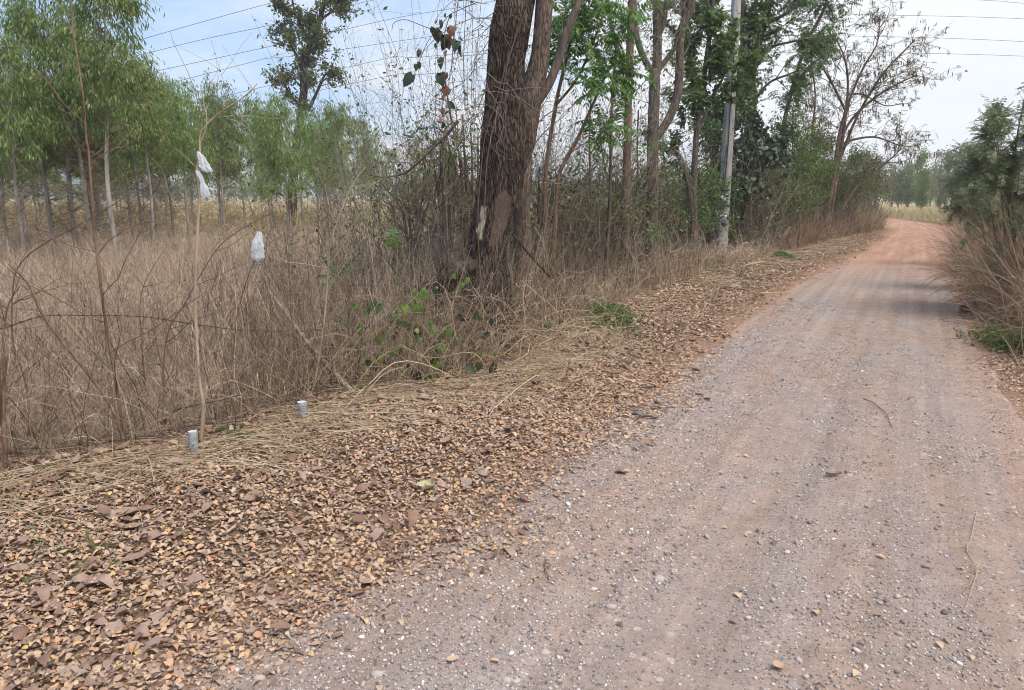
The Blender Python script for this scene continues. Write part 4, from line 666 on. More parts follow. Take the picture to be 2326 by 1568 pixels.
# ------------------------------------------------------------------ utility pole
def boxm(m, c, sx, sy, sz, mat=0, bev=.0):
    a = np.array([[x, y, z] for x in (-1, 1) for y in (-1, 1) for z in (-1, 1)], float)*np.array([sx, sy, sz])/2 + np.asarray(c); m.add(a, [[0, 1, 3, 2], [4, 6, 7, 5], [0, 4, 5, 1], [2, 3, 7, 6], [0, 2, 6, 4], [1, 5, 7, 3]], mat)
pb, pt = P(1637, 590, 20.4), P(1680, -120, 20.4); pole = thing('utility_pole', 'square grey concrete utility pole standing among the hedge trees', 'utility pole', pb)
def pole_at(v): t = (pb[2] - P(1650, v, 20.4)[2])/(pb[2]-pt[2]); return pb + (pt-pb)*t
m = M(); h0, h1 = .135, .1; ch = .03
ring = lambda c, h: np.array([[c[0]+sx*(h if a else h-ch), c[1]+sy*(h-ch if a else h), c[2]] for sx, sy, a in ((1, 1, 1), (1, -1, 1), (1, -1, 0), (-1, -1, 0), (-1, -1, 1), (-1, 1, 1), (-1, 1, 0), (1, 1, 0))])
tt = np.linspace(0, 1, 20); V = np.array([ring(pb+(pt-pb)*q, h0+(h1-h0)*q) for q in tt]); i = np.arange(160).reshape(20, 8); m.add(V.reshape(-1, 3), np.stack([i[:-1], np.roll(i[:-1], -1, 1), np.roll(i[1:], -1, 1), i[1:]], -1).reshape(-1, 4)); m.f.append((i[-1][None], 0)); mk('pole_shaft', m, CONC, pole)
m = M(); fr = lambda v, dx=0., dy=-.155: pole_at(v) + [dx, dy, 0]
tubes(m, spline([fr(60, -.03), fr(150, -.02), fr(230, -.03), fr(330, -.03), fr(430, -.06)], 20), np.full(20, .014), 6); tubes(m, spline([fr(330, -.07), fr(380, -.1), fr(436, -.1)], 12), np.full(12, .01), 6); mk('cable', m, BLACK, pole, True)
m = M(); boxm(m, fr(455, -.05, -.2), .2, .11, .26); boxm(m, fr(444, -.02, -.262), .13, .012, .08, 1); boxm(m, fr(432, -.05, -.18), .24, .05, .06, 2); mk('meter_box', m, [BOXM, GLASS, BLACK], pole)
m = M(); boxm(m, fr(503, -.02, -.142), .13, .012, .23); mk('number_plate', m, SIGN, pole)['label'] = 'small purple plate'
m = M(); boxm(m, fr(491, -.02, -.137), .2, .006, .05); mk('strap', m, WHITEP, pole)
m = M(); 
for v in (110, 122, 135, 148): tubes(m, np.array([fr(v, -.015, -.14), fr(v, -.015, -.12)]), np.full(2, .016), 8)
mk('dark_hole_studs', m, BLACK, pole)  # solid black studs: the shade inside bolt holes put into their colour
# leaning grey post and thin pole by the bend
sap('leaning_post', 'pale grey post leaning among the grass at the bend', [(1991, 515), (1984, 490), (1973, 455), (1962, 420)], 40., .11, .09, CONC, cat='post'); sap('thin_post', 'thin upright grey pole beside the leaning post', [(1976, 500), (1975, 470), (1974, 420)], 41., .07, .06, CONC, cat='post')
# ------------------------------------------------------------------ marker posts
def marker(lab, u, v, hpx, rpx, tilt):
    g = onG(u, v); Y = g[1]; r = rpx*Y/FPX; h = hpx*Y/FPX; t = thing('marker_post', lab, 'marker post', g, 'concrete marker posts'); m = M(); n = 32; zz = np.array([-.08, 0, h*.3, h*.6, h-.004, h]); rr = np.array([1, 1, 1, 1, 1, .95])*r; th = np.linspace(0, 2*np.pi, n, endpoint=False)
    Zz, T = np.meshgrid(zz, th, indexing='ij'); R = rr[:, None]*(1+.02*rng.normal(size=T.shape)); V = np.stack([g[0]+np.cos(T)*R + (Zz)*tilt, g[1]+np.sin(T)*R, g[2]+Zz], -1); i = np.arange(6*n).reshape(6, n)
    m.add(V.reshape(-1, 3), np.stack([i[:-1], np.roll(i[:-1], -1, 1), np.roll(i[1:], -1, 1), i[1:]], -1).reshape(-1, 4)); mk('post_body', m, MARK, t, True)
    m = M(); c = np.array([g[0]+h*tilt, g[1], g[2]+h+.001]); ring_ = np.stack([c[0]+np.cos(th)*r*.95, c[1]+np.sin(th)*r*.95, np.full(n, c[2])], -1); m.add(ring_, [list(range(n))]); m.add(ring_*[1, 1, 1]+[0, 0, .002], [list(range(n))]) if 0 else None; mk('post_top', m, MTOP, t)
marker('nearer round grey marker post touching the foot of the pale sapling', 441, 1033, 58, 10.6, .02); marker('round grey marker post beneath the leaning log, farther of the two', 689, 952, 42, 11, -.03)
# ------------------------------------------------------------------ barbed wire
wp = spline(px([(-120, 775, 4.5), (0, 748, 4.6), (96, 719, 4.65), (200, 717, 4.75), (314, 719, 4.8), (380, 727, 4.9), (470, 741, 5.0), (558, 750, 5.2), (700, 752, 5.7), (860, 740, 6.6), (1050, 705, 7.5)]), 400); m = M()
s_ = np.linspace(0, 150, 400)[:, None]; tubes(m, wp + np.concatenate([.002*np.sin(s_), 0*s_, .002*np.cos(s_)], 1), np.full(400, .0016), 5); tubes(m, wp - np.concatenate([.002*np.sin(s_), 0*s_, .002*np.cos(s_)], 1), np.full(400, .0016), 5)
wr = thing('barbed_wire', 'rusty strand of barbed wire strung across the left thicket', 'barbed wire', wp[200]); mk('strand', m, WIREM, wr, True); m = M()
for i in range(6, 396, 9): 
    for q in range(3): d = rdir(1)[0]; tubes(m, np.array([wp[i]-d*.013, wp[i]+d*.013]), np.full(2, .0017), 4)
mk('barbs', m, WIREM, wr)
# ------------------------------------------------------------------ plastic bags
def bag(name, lab, rows, Y, seed, thick=.35):
    rows = np.array(rows, float); nv, nu = 34, 40; v = np.linspace(rows[0, 0], rows[-1, 0], nv); l = np.interp(v, rows[:, 0], rows[:, 1]); r = np.interp(v, rows[:, 0], rows[:, 2]); a, b = P(l, v, Y), P(r, v, Y); c = (a+b)/2; R = np.linalg.norm(b-a, axis=1)/2
    th = np.linspace(0, 2*np.pi, nu, endpoint=False); T, I = np.meshgrid(th, np.arange(nv)); wr = .75 + 1.5*np.abs(fbm(np.cos(T)*2.2, np.sin(T)*2.2, I*.12, seed, 3)-.5)*2 + .3*np.sin(T*6 + I*.2 + seed)*np.minimum(1, I/8); ed = 1 + .16*(fbm(np.cos(T)*1.5, 0*T, I*.45, seed+9, 2)-.5)*2
    d = R[I]*thick*wr; V = np.stack([c[I, 0] + np.cos(T)*R[I]*ed, c[I, 1] + np.sin(T)*d, c[I, 2] + .02*(fbm(np.cos(T)*3, np.sin(T)*3, I*.2, seed+4)-.5)], -1); i = np.arange(nv*nu).reshape(nv, nu); m = M()
    m.add(V.reshape(-1, 3), np.stack([i[:-1], np.roll(i[:-1], -1, 1), np.roll(i[1:], -1, 1), i[1:]], -1).reshape(-1, 4)); return tag(mk(name, m, PLAST, smooth=True, off=c[0]), lab, 'plastic bag')
bag('plastic_bag', 'upper torn clear plastic bag knotted on the pale sapling', [(346, 447, 452), (352, 447, 462), (358, 449, 466), (365, 451, 470), (378, 453, 477), (386, 459, 482), (391, 472, 483)], 4.42, 2, .5)
bag('plastic_bag', 'lower limp plastic bag trailing from the pale sapling', [(388, 443, 451), (396, 446, 457), (404, 451, 462), (416, 455, 466), (430, 454, 474), (443, 457, 477), (450, 464, 473)], 4.42, 5, .45)
bag('plastic_bag', 'opaque white plastic bag skewered on a thin dark stem', [(527, 584, 594), (539, 579, 595), (549, 573, 598), (562, 570, 600), (576, 571, 600), (586, 574, 601), (592, 580, 588)], 5.46, 8, .55)
# ------------------------------------------------------------------ feather leaved seedlings
def seedling(lab, stem, fr, Y, ll, lw, pairs, mat=NEEM):
    r = thing('seedling', lab, 'seedling', px([stem[0]], Y)[0]); m = M(); limbs(m, [(stem, .004, .0025)], Y, 12, 6, 0, 0); mk('stem', m, SAPB, r, True); m = M(); c = px([stem[-1]], Y)[0]
    for u, v, dy in fr: q = P(u, v, Y + dy); fronds(m, c[None], (q-c)[None] + [0, 0, .06], np.linalg.norm(q-c)*1.05, pairs, ll, lw, -.08, 0, 1, .45, .0015, LENS)
    mk('foliage', m, [mat, SAPB], r, True)
seedling('fern like dark green seedling in the dry grass left of the big trunk', [(800, 700), (785, 660), (768, 628)], [(727, 588, -.05), (748, 592, .1), (812, 588, .0), (815, 607, -.15), (728, 632, -.2), (742, 652, -.3), (790, 598, .2)], 6.4, .055, .02, 9, DARK)
seedling('small bright fern like seedling close to the left of the big trunk', [(930, 690), (905, 620), (894, 566)], [(862, 530, 0), (868, 548, -.1), (885, 522, .1), (898, 520, .1), (912, 530, 0), (925, 534, -.1), (905, 548, -.2)], 7.0, .05, .017, 9, NEEM)
seedling('leafy seedling lying low between the two marker posts', [(520, 1010), (530, 1000), (540, 990)], [(505, 1015, -.1), (560, 965, .0), (575, 990, -.1), (520, 960, .1), (490, 975, .0), (548, 1012, -.2)], 4.55, .04, .015, 7, DARK)
seedling('tiny glossy bright green seedling at the right foot of the big tree', [(1246, 762), (1245, 752), (1244, 744)], [(1232, 738, 0), (1238, 730, .05), (1250, 730, 0), (1258, 740, -.05), (1256, 752, -.1), (1234, 752, -.1)], 8.3, .06, .022, 5, NEEM)
seedling('dark feathery seedling at the foot of the forked tree', [(1480, 590), (1485, 550), (1488, 530)], [(1470, 520, 0), (1478, 500, .1), (1500, 505, 0), (1515, 520, -.1), (1505, 540, -.2), (1468, 545, -.2)], 13.6, .1, .03, 8, NEEM)
m = M(); g = onG(115, 1268); fronds(m, np.repeat(g[None], 16, 0) + rng.normal(size=(16, 3))*[.16, .1, .004] + [0, 0, .01], rdir(16)*[1, 1, .3] + [0, 0, .35], U(.08, .2, 16), 9, .02, .006, -.1, 0, 0, .1, .001)
tag(mk('weed', m, HERB, off=g), 'small feathery green weed growing through the leaf litter at lower left', 'weed')
# ------------------------------------------------------------------ green herb patch and low shrubs by the verge
def herb(lab, u, v, ru, rv, n, hh, mat, L0, L1, name='herb'):
    g = onG(u, v); r = thing(name, lab, 'plant', g); wx = ru*g[1]/FPX; wy = rv*g[1]**2/FPX/CAM_H; q = rng.normal(size=(n, 2))*.5; x, y = g[0]+q[:, 0]*wx, g[1]+q[:, 1]*wy; m, c = M(), M(); p = stems(m, x, y, U(.4, 1, n)*hh*np.exp(-(q**2).sum(1)*.6), np.full(n, .0013), .6, 5, .2, .02); mk('stem', m, HERB, r)
    hang(c, p, n*14, L0, L1, .42, .1, .1, LENS, 0, 1.0, .012); mk('foliage', c, mat, r, True)
herb('patch of fresh green herb spreading on the verge right of the big tree', 1368, 722, 75, 40, 420, .3, HERB, .02, .045); herb('wispy green herb behind the fresh green patch', 1330, 668, 60, 30, 120, .5, HERB, .02, .05)
herb('bluish green shrub with fine leaves beside the blackened posts', 1545, 615, 52, 34, 330, .75, GRAYG, .03, .06, 'low_shrub'); herb('dark green low shrub at the lower right bank', 2320, 800, 46, 36, 260, .4, MID, .02, .045, 'low_shrub'); herb('small green weed at the roadside below the fine leaved shrub', 1775, 583, 14, 5, 40, .2, NEEM, .05, .09, 'weed')
herb('leafy weeds in the thicket left of the leaning log', 575, 760, 60, 90, 34, .9, VDARK, .03, .055, 'weed'); herb('sparse weeds growing beneath the leaning log', 770, 890, 70, 30, 40, .3, VDARK, .02, .045, 'weed')
# ------------------------------------------------------------------ climbing vines
def vine(lab, strands, Y, lf, size, mats, r=.003, name='climbing_vine'):
    R = thing(name, lab, 'vine', px([strands[0][0]], Y)[0]); m = M()
    for s in strands: p = spline(px(s, Y), 26); tubes(m, p, np.linspace(r, r*.6, 26), 5)
    mk('stem', m, TWIG, R, True)
    if lf:
        m = M()
        for u, v, mt, sc in lf:
            n = 1; p = P(u, v, Y + U(-.9, .1)*(name == 'climbing_vine' and Y < 7.2)); L = size*sc; leaves(m, HEART, p[None], (np.array([[0, 0, -1.]]) + .3*rng.normal(size=(1, 3))), np.array([[.5*rng.normal(), -1, .3*rng.normal()]]), L, L*U(.5, .8), U(.1, .4), U(-.3, .5), mt, .06)
        mk('foliage', m, mats, R, True)
UL = [(1001, 45, 0, .9), (978, 62, 0, 1.1), (990, 64, 0, 1.5), (1000, 70, 0, .8), (1018, 60, 1, 1.1), (1024, 32, 0, .5), (1012, 30, 0, .5), (1032, 60, 1, 1.3), (1009, 78, 0, 1.6), (1015, 80, 1, 1.4), (1028, 88, 0, 1.4), (1040, 92, 0, 1.3), (1046, 102, 0, 1.2), (1013, 115, 1, .8), (954, 112, 0, .9), (950, 140, 0, .9), (944, 145, 0, .7), (938, 168, 0, 1.6), (1005, 130, 0, 1.2), (1000, 165, 0, 1.4), (1013, 165, 1, .8), (1010, 195, 1, 1.1), (1008, 215, 1, .7), (1018, 232, 0, 1.0), (1006, 245, 1, .8), (1000, 265, 1, .7), (1008, 278, 0, .8), (990, 98, 0, .6)]
vine('hanging vine with withered brown and green leaves left of the big trunk', [[(1085, 5), (1050, 20), (1020, 35), (1000, 60), (975, 90), (955, 130), (940, 170)], [(1020, 40), (1010, 80), (1012, 140), (1008, 200), (1005, 260)], [(1043, -20), (1033, 70), (1026, 150), (1030, 200), (1040, 300), (1052, 380), (1060, 500)], [(1060, -20), (1056, 60), (1053, 150), (1056, 250)], [(1000, 63), (975, 64), (950, 55), (920, 45), (895, 52), (890, 70)]], MT-.25, UL, .1, [VDARK, VBRN], .0042)
ex = [(u, v, int(rng.choice([0]*14 + [2]*4 + [1])), U(.5, 1.35)) for u, v in zip(rng.normal(950, 95, 150), rng.normal(775, 75, 150)) if v > 620 and (740 < u < 1130) and v < 895]
ex += [(945, 690, 0, 1.3), (850, 690, 0, 1.6), (840, 680, 0, 1.3), (805, 690, 0, 1.0), (768, 715, 0, 1.2), (780, 728, 0, 1.0), (792, 700, 0, .9), (835, 815, 0, 1.3), (945, 845, 2, 2.0), (1000, 835, 2, 1.7), (1060, 830, 2, 1.4), (1095, 835, 2, 1.3), (1125, 825, 2, 1.3), (900, 720, 0, 1.5), (1040, 715, 2, 1.1), (1090, 790, 0, 1.1)]
vine('broad leaved vine sprawling at the left foot of the big tree', [[(1060, 690), (1000, 760), (950, 830), (900, 860), (850, 850)], [(1085, 720), (1060, 800), (1010, 850), (980, 900)], [(1120, 640), (1090, 720), (1095, 800), (1100, 870)], [(960, 640), (930, 740), (900, 820), (880, 890)], [(1000, 700), (900, 690), (840, 680), (770, 715)]], 6.75, ex, .085, [VINE, YELL, VDARK], .0035)
vine('single half yellow leaf on a stalk in front of the big trunk', [[(1120, 880), (1128, 840), (1148, 800), (1152, 788)]], 6.7, [(1150, 784, 0, 1.0), (1157, 796, 1, .6)], .1, [VDARK, YELL], .003, 'leaf_stalk')
vine('rope like vine winding up the front of the big trunk', [[(1092, 640), (1085, 500), (1092, 400), (1100, 320), (1118, 260), (1135, 200), (1152, 140), (1172, 80), (1188, 10)], [(1100, 500), (1105, 380), (1118, 300), (1140, 220), (1150, 160), (1170, 90), (1196, 20)], [(1213, 330), (1208, 250), (1222, 170), (1228, 80), (1232, -20)], [(1140, 900), (1150, 780), (1130, 720), (1128, 640)]], MT-.36, [], .1, [VINE], .0055)
vine('bare vine strands hanging down beside the big trunk', [[(1095, -20), (1085, 100), (1080, 220), (1075, 330), (1065, 450)], [(1070, -20), (1074, 80), (1070, 180), (1078, 300)], [(1110, 10), (1040, 0), (1010, 20), (985, 60), (1010, 120), (990, 190), (960, 240)], [(1100, 60), (1050, 90), (1030, 160), (990, 230), (1000, 300)], [(1090, 130), (1060, 180), (1020, 190), (985, 220), (975, 260)]], MT+.1, [], .1, [VINE], .0028)
# clump of looping pale runners at the big tree's foot
m = M(); n = 260; a = U(0, 6.28, n); rr_ = U(.2, 1.5, n)
x, y = -.3 + np.cos(a)*rr_*1.0, 7.2 + np.sin(a)*rr_*.9; pts = grow(np.stack([x, y, zg(x, y)+.01], -1), np.stack([np.cos(a)*.5+.4*rng.normal(size=n), np.sin(a)*.5-.3+.3*rng.normal(size=n), U(.5, 1.6, n)], -1), U(.5, 1.7, n), 12, .24, -.17); pts[..., 2] = np.maximum(pts[..., 2], zg(pts[..., 0], pts[..., 1])+.01); tubes(m, pts, U(.002, .0048, n)[:, None]*np.linspace(1, .5, 12), 4, 0, cap=False)
tag(mk('dead_runners', m, PALEST, smooth=True, off=(-.3, 7.2, 0)), 'looping tangle of pale dead runners around the foot of the big tree', 'dead vines', kind='stuff')
vine('thick pale bent runner curving over the tree foot', [[(1075, 870), (1090, 800), (1110, 740), (1117, 690), (1113, 625)], [(1010, 655), (1030, 680), (1060, 690), (1090, 710), (1130, 725), (1137, 745)], [(880, 885), (960, 855), (1060, 800), (1120, 760), (1180, 735)]], 6.6, [], .1, [VINE], .006, 'dead_runner')
# ------------------------------------------------------------------ small things lying about
def on(u, v): return onG(u, v)
def bigleaf(lab, u, v, L, W, ang, mat=BIG, curl=.3):
    g = on(u, v); m = M(); n = 15; t = np.linspace(0, 1, n); w = np.sin(np.pi*t**.8)**.8*(1+.3*(rng.random(n)-.5)); f = np.linspace(-1, 1, 9); T, F = np.meshgrid(t, f, indexing='ij'); wv = .05*L*(fbm(T*3+u, F*2, 0, int(v))-.5)*2
    lx = (T-.5)*L; ly = F*w[:, None]*W/2; lz = .018 + curl*W*F**2*.5 + wv + .1*L*(T-.5)**2; ca, sa = math.cos(ang), math.sin(ang); V = np.stack([g[0]+lx*ca-ly*sa, g[1]+lx*sa+ly*ca, g[2]+lz], -1); i = np.arange(n*9).reshape(n, 9)
    m.add(V.reshape(-1, 3), np.stack([i[:-1, :-1], i[:-1, 1:], i[1:, 1:], i[1:, :-1]], -1).reshape(-1, 4)); tag(mk('dry_leaf', m, mat, smooth=True, off=g), lab, 'dry leaf', 'large fallen leaves')
for a in [('large pinkish brown leaf at the top of the left pair on the litter', 295, 1172, .13, .08, .3), ('curled pale brown leaf just below the top of the left pair', 300, 1205, .12, .06, .4), ('large brown leaf with ragged holes, lower left of the litter', 312, 1275, .13, .07, .9), ('lone greyish leaf lying left of the holed leaf', 110, 1392, .13, .08, -.1), ('big rolled brown leaf near the left edge of the litter', 125, 1130, .14, .05, 1.2),
          ('broad reddish leaf with pale veins lower left', 215, 1330, .13, .08, .2), ('grey curled leaf in front of the straw heap', 715, 1075, .14, .07, .2), ('wide torn pale leaf right of the straw heap', 1010, 1010, .14, .09, 1.0), ('folded brown leaf on the bank below the leaning log', 985, 955, .13, .08, .2), ('arched brown leaf lying beneath the yellow leaf', 930, 970, .12, .04, -.6), ('curved dark leaf in the litter near the road edge', 1060, 905, .13, .08, .4)]: bigleaf(*a)
bigleaf('crumpled pale greenish leaf lying alone on orange litter', 970, 1115, .11, .1, 1.2, plain('grey_green_dry_leaf', (.36, .34, .2), .7, .2, .2, 60), .5); bigleaf('dark curled leaf scrap lying on the open gravel', 1893, 1085, .1, .04, .1, BIG, .8); bigleaf('tan leaf lying on gravel at the bottom of the photo', 1770, 1523, .05, .04, .2, LIT2, .3); bigleaf('orange leaf on gravel left of the bottom centre', 1030, 1508, .05, .03, .4, LIT, .3)
def bstone(lab, u, v, r):
    g = on(u, v); m = M(); v0, f0 = ICO; V = v0*(1+.3*(rng.random((12, 1))-.5))*np.array([1.2, .9, .75])
    e = {}; vs = list(V); F = []
    def mid(a, b):
        k = (min(a, b), max(a, b))
        if k not in e: e[k] = len(vs); vs.append((vs[a]+vs[b])/2*(1.06+.06*rng.normal()))
        return e[k]
    for a, b, c in f0: x, y, z = mid(a, b), mid(b, c), mid(c, a); F += [[a, x, z], [b, y, x], [c, z, y], [x, y, z]]
    m.add(np.array(vs)*r + g + [0, 0, r*.35], F); tag(mk('stone', m, STONE, off=g), lab, 'stone', 'larger stones on the road')
for a in [('largest dark blue grey stone in the middle of the road', 1497, 1320, .022), ('grey stone just below the largest dark one', 1388, 1383, .02), ('rough grey stone right of the orange leaf at the bottom', 1237, 1487, .018), ('dark stone at the bottom edge left of the centre', 858, 1537, .021), ('pale square stone near the left end of the gravel', 590, 1545, .018), ('grey lump at the bottom edge below the orange leaf', 1150, 1550, .018), ('pale stone beside the dry grass stalk', 1740, 1465, .014), ('stone right of the pale grass stalk on the road', 2225, 1340, .014)]: bstone(*a)
def stick(name, lab, pts, r, mat, cat='stick'):
    g = np.array([on(u, v) for u, v in pts]); p = spline(g, 20); p[:, 2] = zg(p[:, 0], p[:, 1]) + r + .006 + .012*np.abs(np.sin(np.linspace(0, 7, 20))); m = M(); tubes(m, p, np.linspace(r, r*.6, 20), 6, 0, rough=.15); tag(mk(name, m, mat, True and None, True, off=p[0]), lab, cat); return p
stick('stick', 'short grey stick at the left edge of the road', [(1437, 946), (1462, 952), (1495, 955)], .011, GBARK); stick('twig', 'dark bent twig lying on the open road', [(1962, 908), (1990, 925), (2012, 945), (2026, 975)], .0035, TWIG); stick('twig', 'dark thin twig at the edge of the litter', [(1240, 1275), (1238, 1300), (1248, 1325)], .0035, TWIG)
stick('grass_stalk', 'pale branching grass stalk lying on the right side of the road', [(2218, 1165), (2205, 1230), (2195, 1255), (2218, 1300), (2205, 1350), (2187, 1400)], .0022, PALEST, 'grass stalk'); stick('grass_stalk', 'side shoot of the pale grass stalk on the road', [(2206, 1232), (2185, 1248), (2160, 1250)], .0016, PALEST, 'grass stalk'); stick('grass_stalk', 'lower side shoot of the pale grass stalk on the road', [(2214, 1310), (2200, 1335), (2180, 1352)], .0016, PALEST, 'grass stalk'); stick('straw', 'long pale straw lying across the litter edge', [(1250, 1048), (1290, 1065), (1340, 1064)], .003, PALEST); stick('straw', 'long pale straw at the far left of the litter', [(5, 1148), (90, 1180), (230, 1200)], .005, PALEST); stick('stick', 'straw coloured stick on the verge below the utility pole', [(1690, 607), (1760, 600), (1830, 606)], .02, PALEST)
stick('straw', 'pair of long straws lying below the nearer marker post', [(460, 1030), (540, 1037), (640, 1050)], .005, PALEST); stick('twig', 'long thin twig on the verge right of the green herb patch', [(1440, 680), (1520, 705), (1610, 735), (1660, 740)], .008, PALEST)
# pale cut stump face, hollow log end, wrappers
g = on(530, 992); r = thing('cut_stub', 'cut stub with pale oval face between the marker posts', 'stub', g); m = M(); a, b = g + [0, .03, -.03], g + [0, 0, .075]; tubes(m, spline([a, (a+b)/2, b], 5), np.full(5, .019), 12); mk('stub_body', m, CHAR, r, True)
m = M(); th = np.linspace(0, 6.283, 20, endpoint=False); m.add(np.stack([b[0]+np.cos(th)*.015, b[1]-.022+0*th, b[2]-.022+np.sin(th)*.036], -1), [list(range(20))]); mk('cut_face', m, CARD, r)
g = on(2205, 712); m = M(); q = g + [[-.12, -.05, .06], [0, .05, .08], [.15, .2, .1]]; tubes(m, spline(q, 10), np.linspace(.07, .09, 10), 12, rough=.2); tag(mk('log_piece', m, LOGM, smooth=True, off=g), 'weathered chunk of log lying at the foot of the right bank', 'log')
bag('wrapper', 'crumpled white wrapper lying on the verge below the utility pole', [(647, 1662, 1674), (650, 1660, 1684), (653, 1658, 1688), (656, 1662, 1676)], float(on(1670, 652)[1]), 4, .8)
bag('wrapper', 'white scrap of litter on the right verge near the bend', [(636, 2153, 2160), (639, 2151, 2163), (642, 2153, 2160)], float(on(2156, 640)[1]), 6, .8)
# ------------------------------------------------------------------ power lines
def wire(lab, pts, Y0=62., k=.25):
    f = []
    for u, v in pts: d = ray(u, v); Y = Y0/(1 - k*d[0]/d[1]); f.append(P(u, v, Y))
    p = spline(f, 90); m = M(); tubes(m, p, np.full(90, .019), 5); tag(mk('power_line', m, CABLE, smooth=True, off=p[0]), lab, 'power line', 'power lines crossing the sky')
def para(u0, v0, s0, u1, v1):
    uu_ = np.array([-500, u0, u0+200, (u0+u1)/2, u1, u1+500.]); a = (v1 - v0 - s0*(u1-u0))/(u1-u0)**2; return [(q, v0 + s0*(q-u0) + a*(q-u0)**2) for q in uu_]
wire('steepest power line, highest above the plantation', [(-400, 300), (355, 80), (640, 0), (900, -72), (1400, -190)]); wire('second power line from the top above the plantation', [(-400, 310), (370, 112), (610, 58), (850, 0), (1300, -95), (1900, -180)])
wire('third power line from the top, passing through the tall dark tree', [(-400, 322), (480, 135), (740, 77), (1000, 24), (1500, -38), (2220, 0), (2326, 8), (2700, 40)]); wire('fourth power line from the top left of the trunk', para(500, 160, -.197, 2326, 43)); wire('fifth power line, between the tall dark tree and the trunk', para(780, 155, -.15, 2326, 95)); wire('lowest power line seen left and right of the trunk', para(790, 192, -.14, 2326, 128))
# ------------------------------------------------------------------ far trees beyond the field
FT = []
def far_meshes(seed, kind):
    global rng; keep, rng = rng, np.random.default_rng(seed); m, c = M(), M(); H = 7.; tr = spline([[0, 0, 0], [.1, 0, 2.4], [-.1, .1, 4.8], [0, 0, H]], 12)[None]; tubes(m, tr, np.linspace(.16, .03, 12), 6)
    b = branch(m, tr, 46, .8, 2.2, (.5, 1.1), .03, .04, 5, .05, .15); b2 = branch(m, b, 130, .4, 1.2, (.4, 1.0), 0, .2, 4, .02, .2, S=3)
    hang(c, b2, 3000 if kind != 2 else 800, .16, .36, .42, .4, .1, LENS, 0, 1., .25); rng = keep; return m, c
def far_tree(lab, u, v, Y, h, k, w=1., mat=None, grp='trees across the far field', name='far_tree'):
    g = P(u, v, Y); g[2] = zg(g[0], g[1]); r = thing(name, lab, 'tree', g, grp); r.rotation_euler[2] = U(0, 6.28); r.scale = (h/7*w, h/7*w, h/7)
    key = (k, mat.name if mat else '')
    for kk, a in FT:
        if kk == key:
            for o in a: link(o.copy(), r)
            return
    mm, c = far_meshes(300+k, k % 3); FT.append((key, (mk('trunk', mm, TWIG, r, True, off=(0, 0, 0)), mk('crown', c, mat or [EUC, OLIVE, OLIVE][k % 3], r, True, off=(0, 0, 0)))))
for i, (u, h, k, w, lab, mt) in enumerate([(2040, 5.6, 0, .9, 'small dark tree at the left end of the far field', DARK), (2058, 6.6, 3, .8, 'slender far tree left of the tallest one', None), (2084, 9.6, 0, .75, 'tallest pointed tree in the far tree row', None), (2062, 5.4, 4, 1.3, 'rounded light green tree in front of the far row', MID), (2088, 5.2, 1, 1.2, 'light green far tree below the tallest one', MID), (2112, 6.6, 2, .9, 'bare brownish tree right of the tallest far one', None), (2130, 7.4, 5, .9, 'bare grey tree in the middle of the far row', None), (2146, 7.9, 1, .8, 'olive tree in the middle of the far row', None), (2160, 8.6, 5, 1., 'twiggy tall tree right of the middle of the far row', None), (2178, 8.2, 4, .8, 'dense olive far tree near the right bank shrubs', None), (2192, 9.0, 0, .8, 'leafy far tree right above the road bend', None), (2208, 8.6, 3, .8, 'far tree partly hidden by the right bank shrubs', None), (2225, 8.2, 1, 1., 'last far tree before the right bank shrubs', None), (2100, 5.4, 5, 1., 'low brown tree under the far row', None), (2170, 6, 2, 1.1, 'low bare tree under the far row, right part', None), (2025, 6, 5, 1., 'bare tree just right of the pod tree', None)]): far_tree(lab, u, 470, 108 + 9*(i % 3), h, k, w, mt)
far_tree('small fresh green bush alone in the far field', 2092, 478, 84, 4.2, 4, 1., MID); far_tree('round green bush under the far trees, right side', 2186, 476, 92, 2.6, 1, 1.2, MID); far_tree('green bush right of the fresh green one', 2135, 474, 95, 3.6, 4, .8, OLIVE)
for i, u in enumerate(list(range(2250, 2700, 32)) + list(range(1700, 2010, 26))): far_tree('hazy tree of the far row hidden behind nearer shrubs', u, 470, 112 + 8*(i % 3), U(5.5, 8.5), [0, 1, 2, 4][i % 4], U(.8, 1.1), grp='hidden far trees')
wd = M(); n = 520; x = U(-330, 330, n); y = 215 + 60*rng.random(n) - .0004*x**2; H = U(5, 9, n)*(.6+.8*fbm(x*.02, 0*x, 0, 8)); k = 90; c = np.repeat(np.stack([x, y, zg(x, y)], -1), k, 0); hh = np.repeat(H, k); q = rdir(n*k)*U(.4, 1, n*k)[:, None]; p = c + q*np.stack([hh*.32, hh*.32, hh*.5], -1) + np.stack([0*hh, 0*hh, hh*.55], -1); leaves(wd, LENS, p, rdir(n*k), rdir(n*k), U(.8, 1.6, n*k), U(.5, .9, n*k), .2, .1, 0)
t_ = np.stack([x, y, zg(x, y)], -1); tubes(wd, np.stack([t_, t_+np.stack([0*H, 0*H, H*.5], -1), t_+np.stack([0*H, 0*H, H*.9], -1)], 1), np.full((n, 3), .16), 4, 1, cap=False); tag(mk('distant_woods', wd, [EUC, GREYTW]), 'hazy line of woods along the horizon beyond the fields', 'woods', kind='stuff')

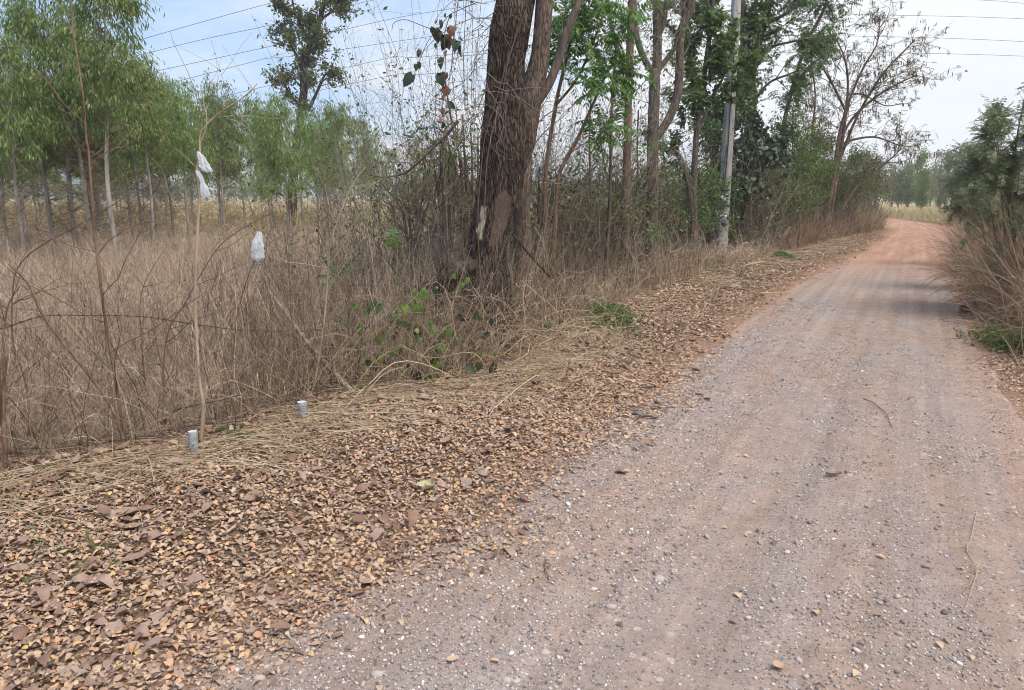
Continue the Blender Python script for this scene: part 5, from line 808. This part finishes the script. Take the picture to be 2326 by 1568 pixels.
# ------------------------------------------------------------------ air, sky, sun, camera
def haze(dens=.0022):
    m = bpy.data.materials.new('haze_air'); m.use_nodes = True; t = m.node_tree; t.nodes.clear(); o = t.nodes.new('ShaderNodeOutputMaterial'); v = t.nodes.new('ShaderNodeVolumePrincipled'); v.inputs['Density'].default_value = dens; v.inputs['Color'].default_value = (.9, .93, .98, 1); v.inputs['Anisotropy'].default_value = .2; t.links.new(v.outputs[0], o.inputs['Volume'])
    b = M(); boxm(b, (0, 430, 20), 1390, 935, 46); tag(mk('haze', b, m), kind='stuff')
HAZE = 0.0008
if HAZE: haze(HAZE)
SUN_EL, SUN_AZ = math.radians(60), math.radians(140)
w = bpy.data.worlds.new('World'); C.scene.world = w; w.use_nodes = True; t = w.node_tree; t.nodes.clear(); out = t.nodes.new('ShaderNodeOutputWorld'); bg = t.nodes.new('ShaderNodeBackground'); t.links.new(bg.outputs[0], out.inputs[0])
sky = nd(t, 'TexSky', sky_type='NISHITA', sun_disc=False, sun_elevation=SUN_EL, sun_rotation=SUN_AZ, air_density=1.0, dust_density=1.5, ozone_density=1.5)
tc = nd(t, 'TexCoord'); sp = nd(t, 'SeparateXYZ'); t.links.new(tc.outputs['Generated'], sp.inputs[0])
za = nd(t, 'Math', operation='ADD'); t.links.new(sp.outputs[2], za.inputs[0]); za.inputs[1].default_value = .12; zm = nd(t, 'Math', operation='MAXIMUM'); t.links.new(za.outputs[0], zm.inputs[0]); zm.inputs[1].default_value = .02
dv = nd(t, 'VectorMath', operation='DIVIDE'); t.links.new(tc.outputs['Generated'], dv.inputs[0]); cb = nd(t, 'CombineXYZ'); [t.links.new(zm.outputs[0], cb.inputs[i]) for i in range(3)]; t.links.new(cb.outputs[0], dv.inputs[1])
cn = noise(t, dv.outputs[0], 1.1, 6, .55); bias = nd(t, 'Math', operation='MULTIPLY_ADD'); t.links.new(sp.outputs[0], bias.inputs[0]); bias.inputs[1].default_value = .75; t.links.new(cn, bias.inputs[2])
hz = nd(t, 'Math', operation='MULTIPLY_ADD'); t.links.new(sp.outputs[2], hz.inputs[0]); hz.inputs[1].default_value = -.35; t.links.new(bias.outputs[0], hz.inputs[2])
cl = mapr(t, hz.outputs[0], .1, .52, .05, 1.0); wht = mixc(t, 1.0, (6.6, 7.0, 7.7), (6.6, 7.0, 7.7)); lum = mixc(t, mapr(t, cn, .35, .7), (4.25, 4.55, 4.95), (4.9, 5.0, 5.15))
t.links.new(mixc(t, cl, mixc(t, .7, sky.outputs[0], (1.75, 2.95, 4.9)), lum), bg.inputs[0]); bg.inputs[1].default_value = .09
sd = bpy.data.lights.new('Sun', 'SUN'); sd.energy = 2.0; sd.angle = math.radians(38); sd.color = (1, .95, .88); so = bpy.data.objects.new('Sun', sd); col.objects.link(so)
from mathutils import Vector
so.rotation_euler = Vector((math.sin(SUN_AZ)*math.cos(SUN_EL), math.cos(SUN_AZ)*math.cos(SUN_EL), math.sin(SUN_EL))).to_track_quat('Z', 'Y').to_euler(); so.location = (20, 10, 40)
cam = bpy.data.cameras.new('Camera'); cam.sensor_width = 36; cam.lens = 36*FPX/2326; cam.clip_start = .05; cam.clip_end = 3000; co = bpy.data.objects.new('Camera', cam); col.objects.link(co); co.location = (0, 0, CAM_H); co.rotation_euler = (math.pi/2 - PITCH, 0, 0); C.scene.camera = co
sc = C.scene; sc.view_settings.view_transform = 'Standard'; sc.view_settings.look = 'None'; sc.view_settings.gamma = 1; sc.view_settings.exposure = 1.22
sc.cycles.max_bounces = 6; sc.cycles.diffuse_bounces = 3; sc.cycles.transmission_bounces = 3; sc.cycles.transparent_max_bounces = 8; sc.cycles.volume_bounces = 1; sc.cycles.use_adaptive_sampling = True; sc.cycles.adaptive_threshold = .02; sc.cycles.filter_width = 1.0
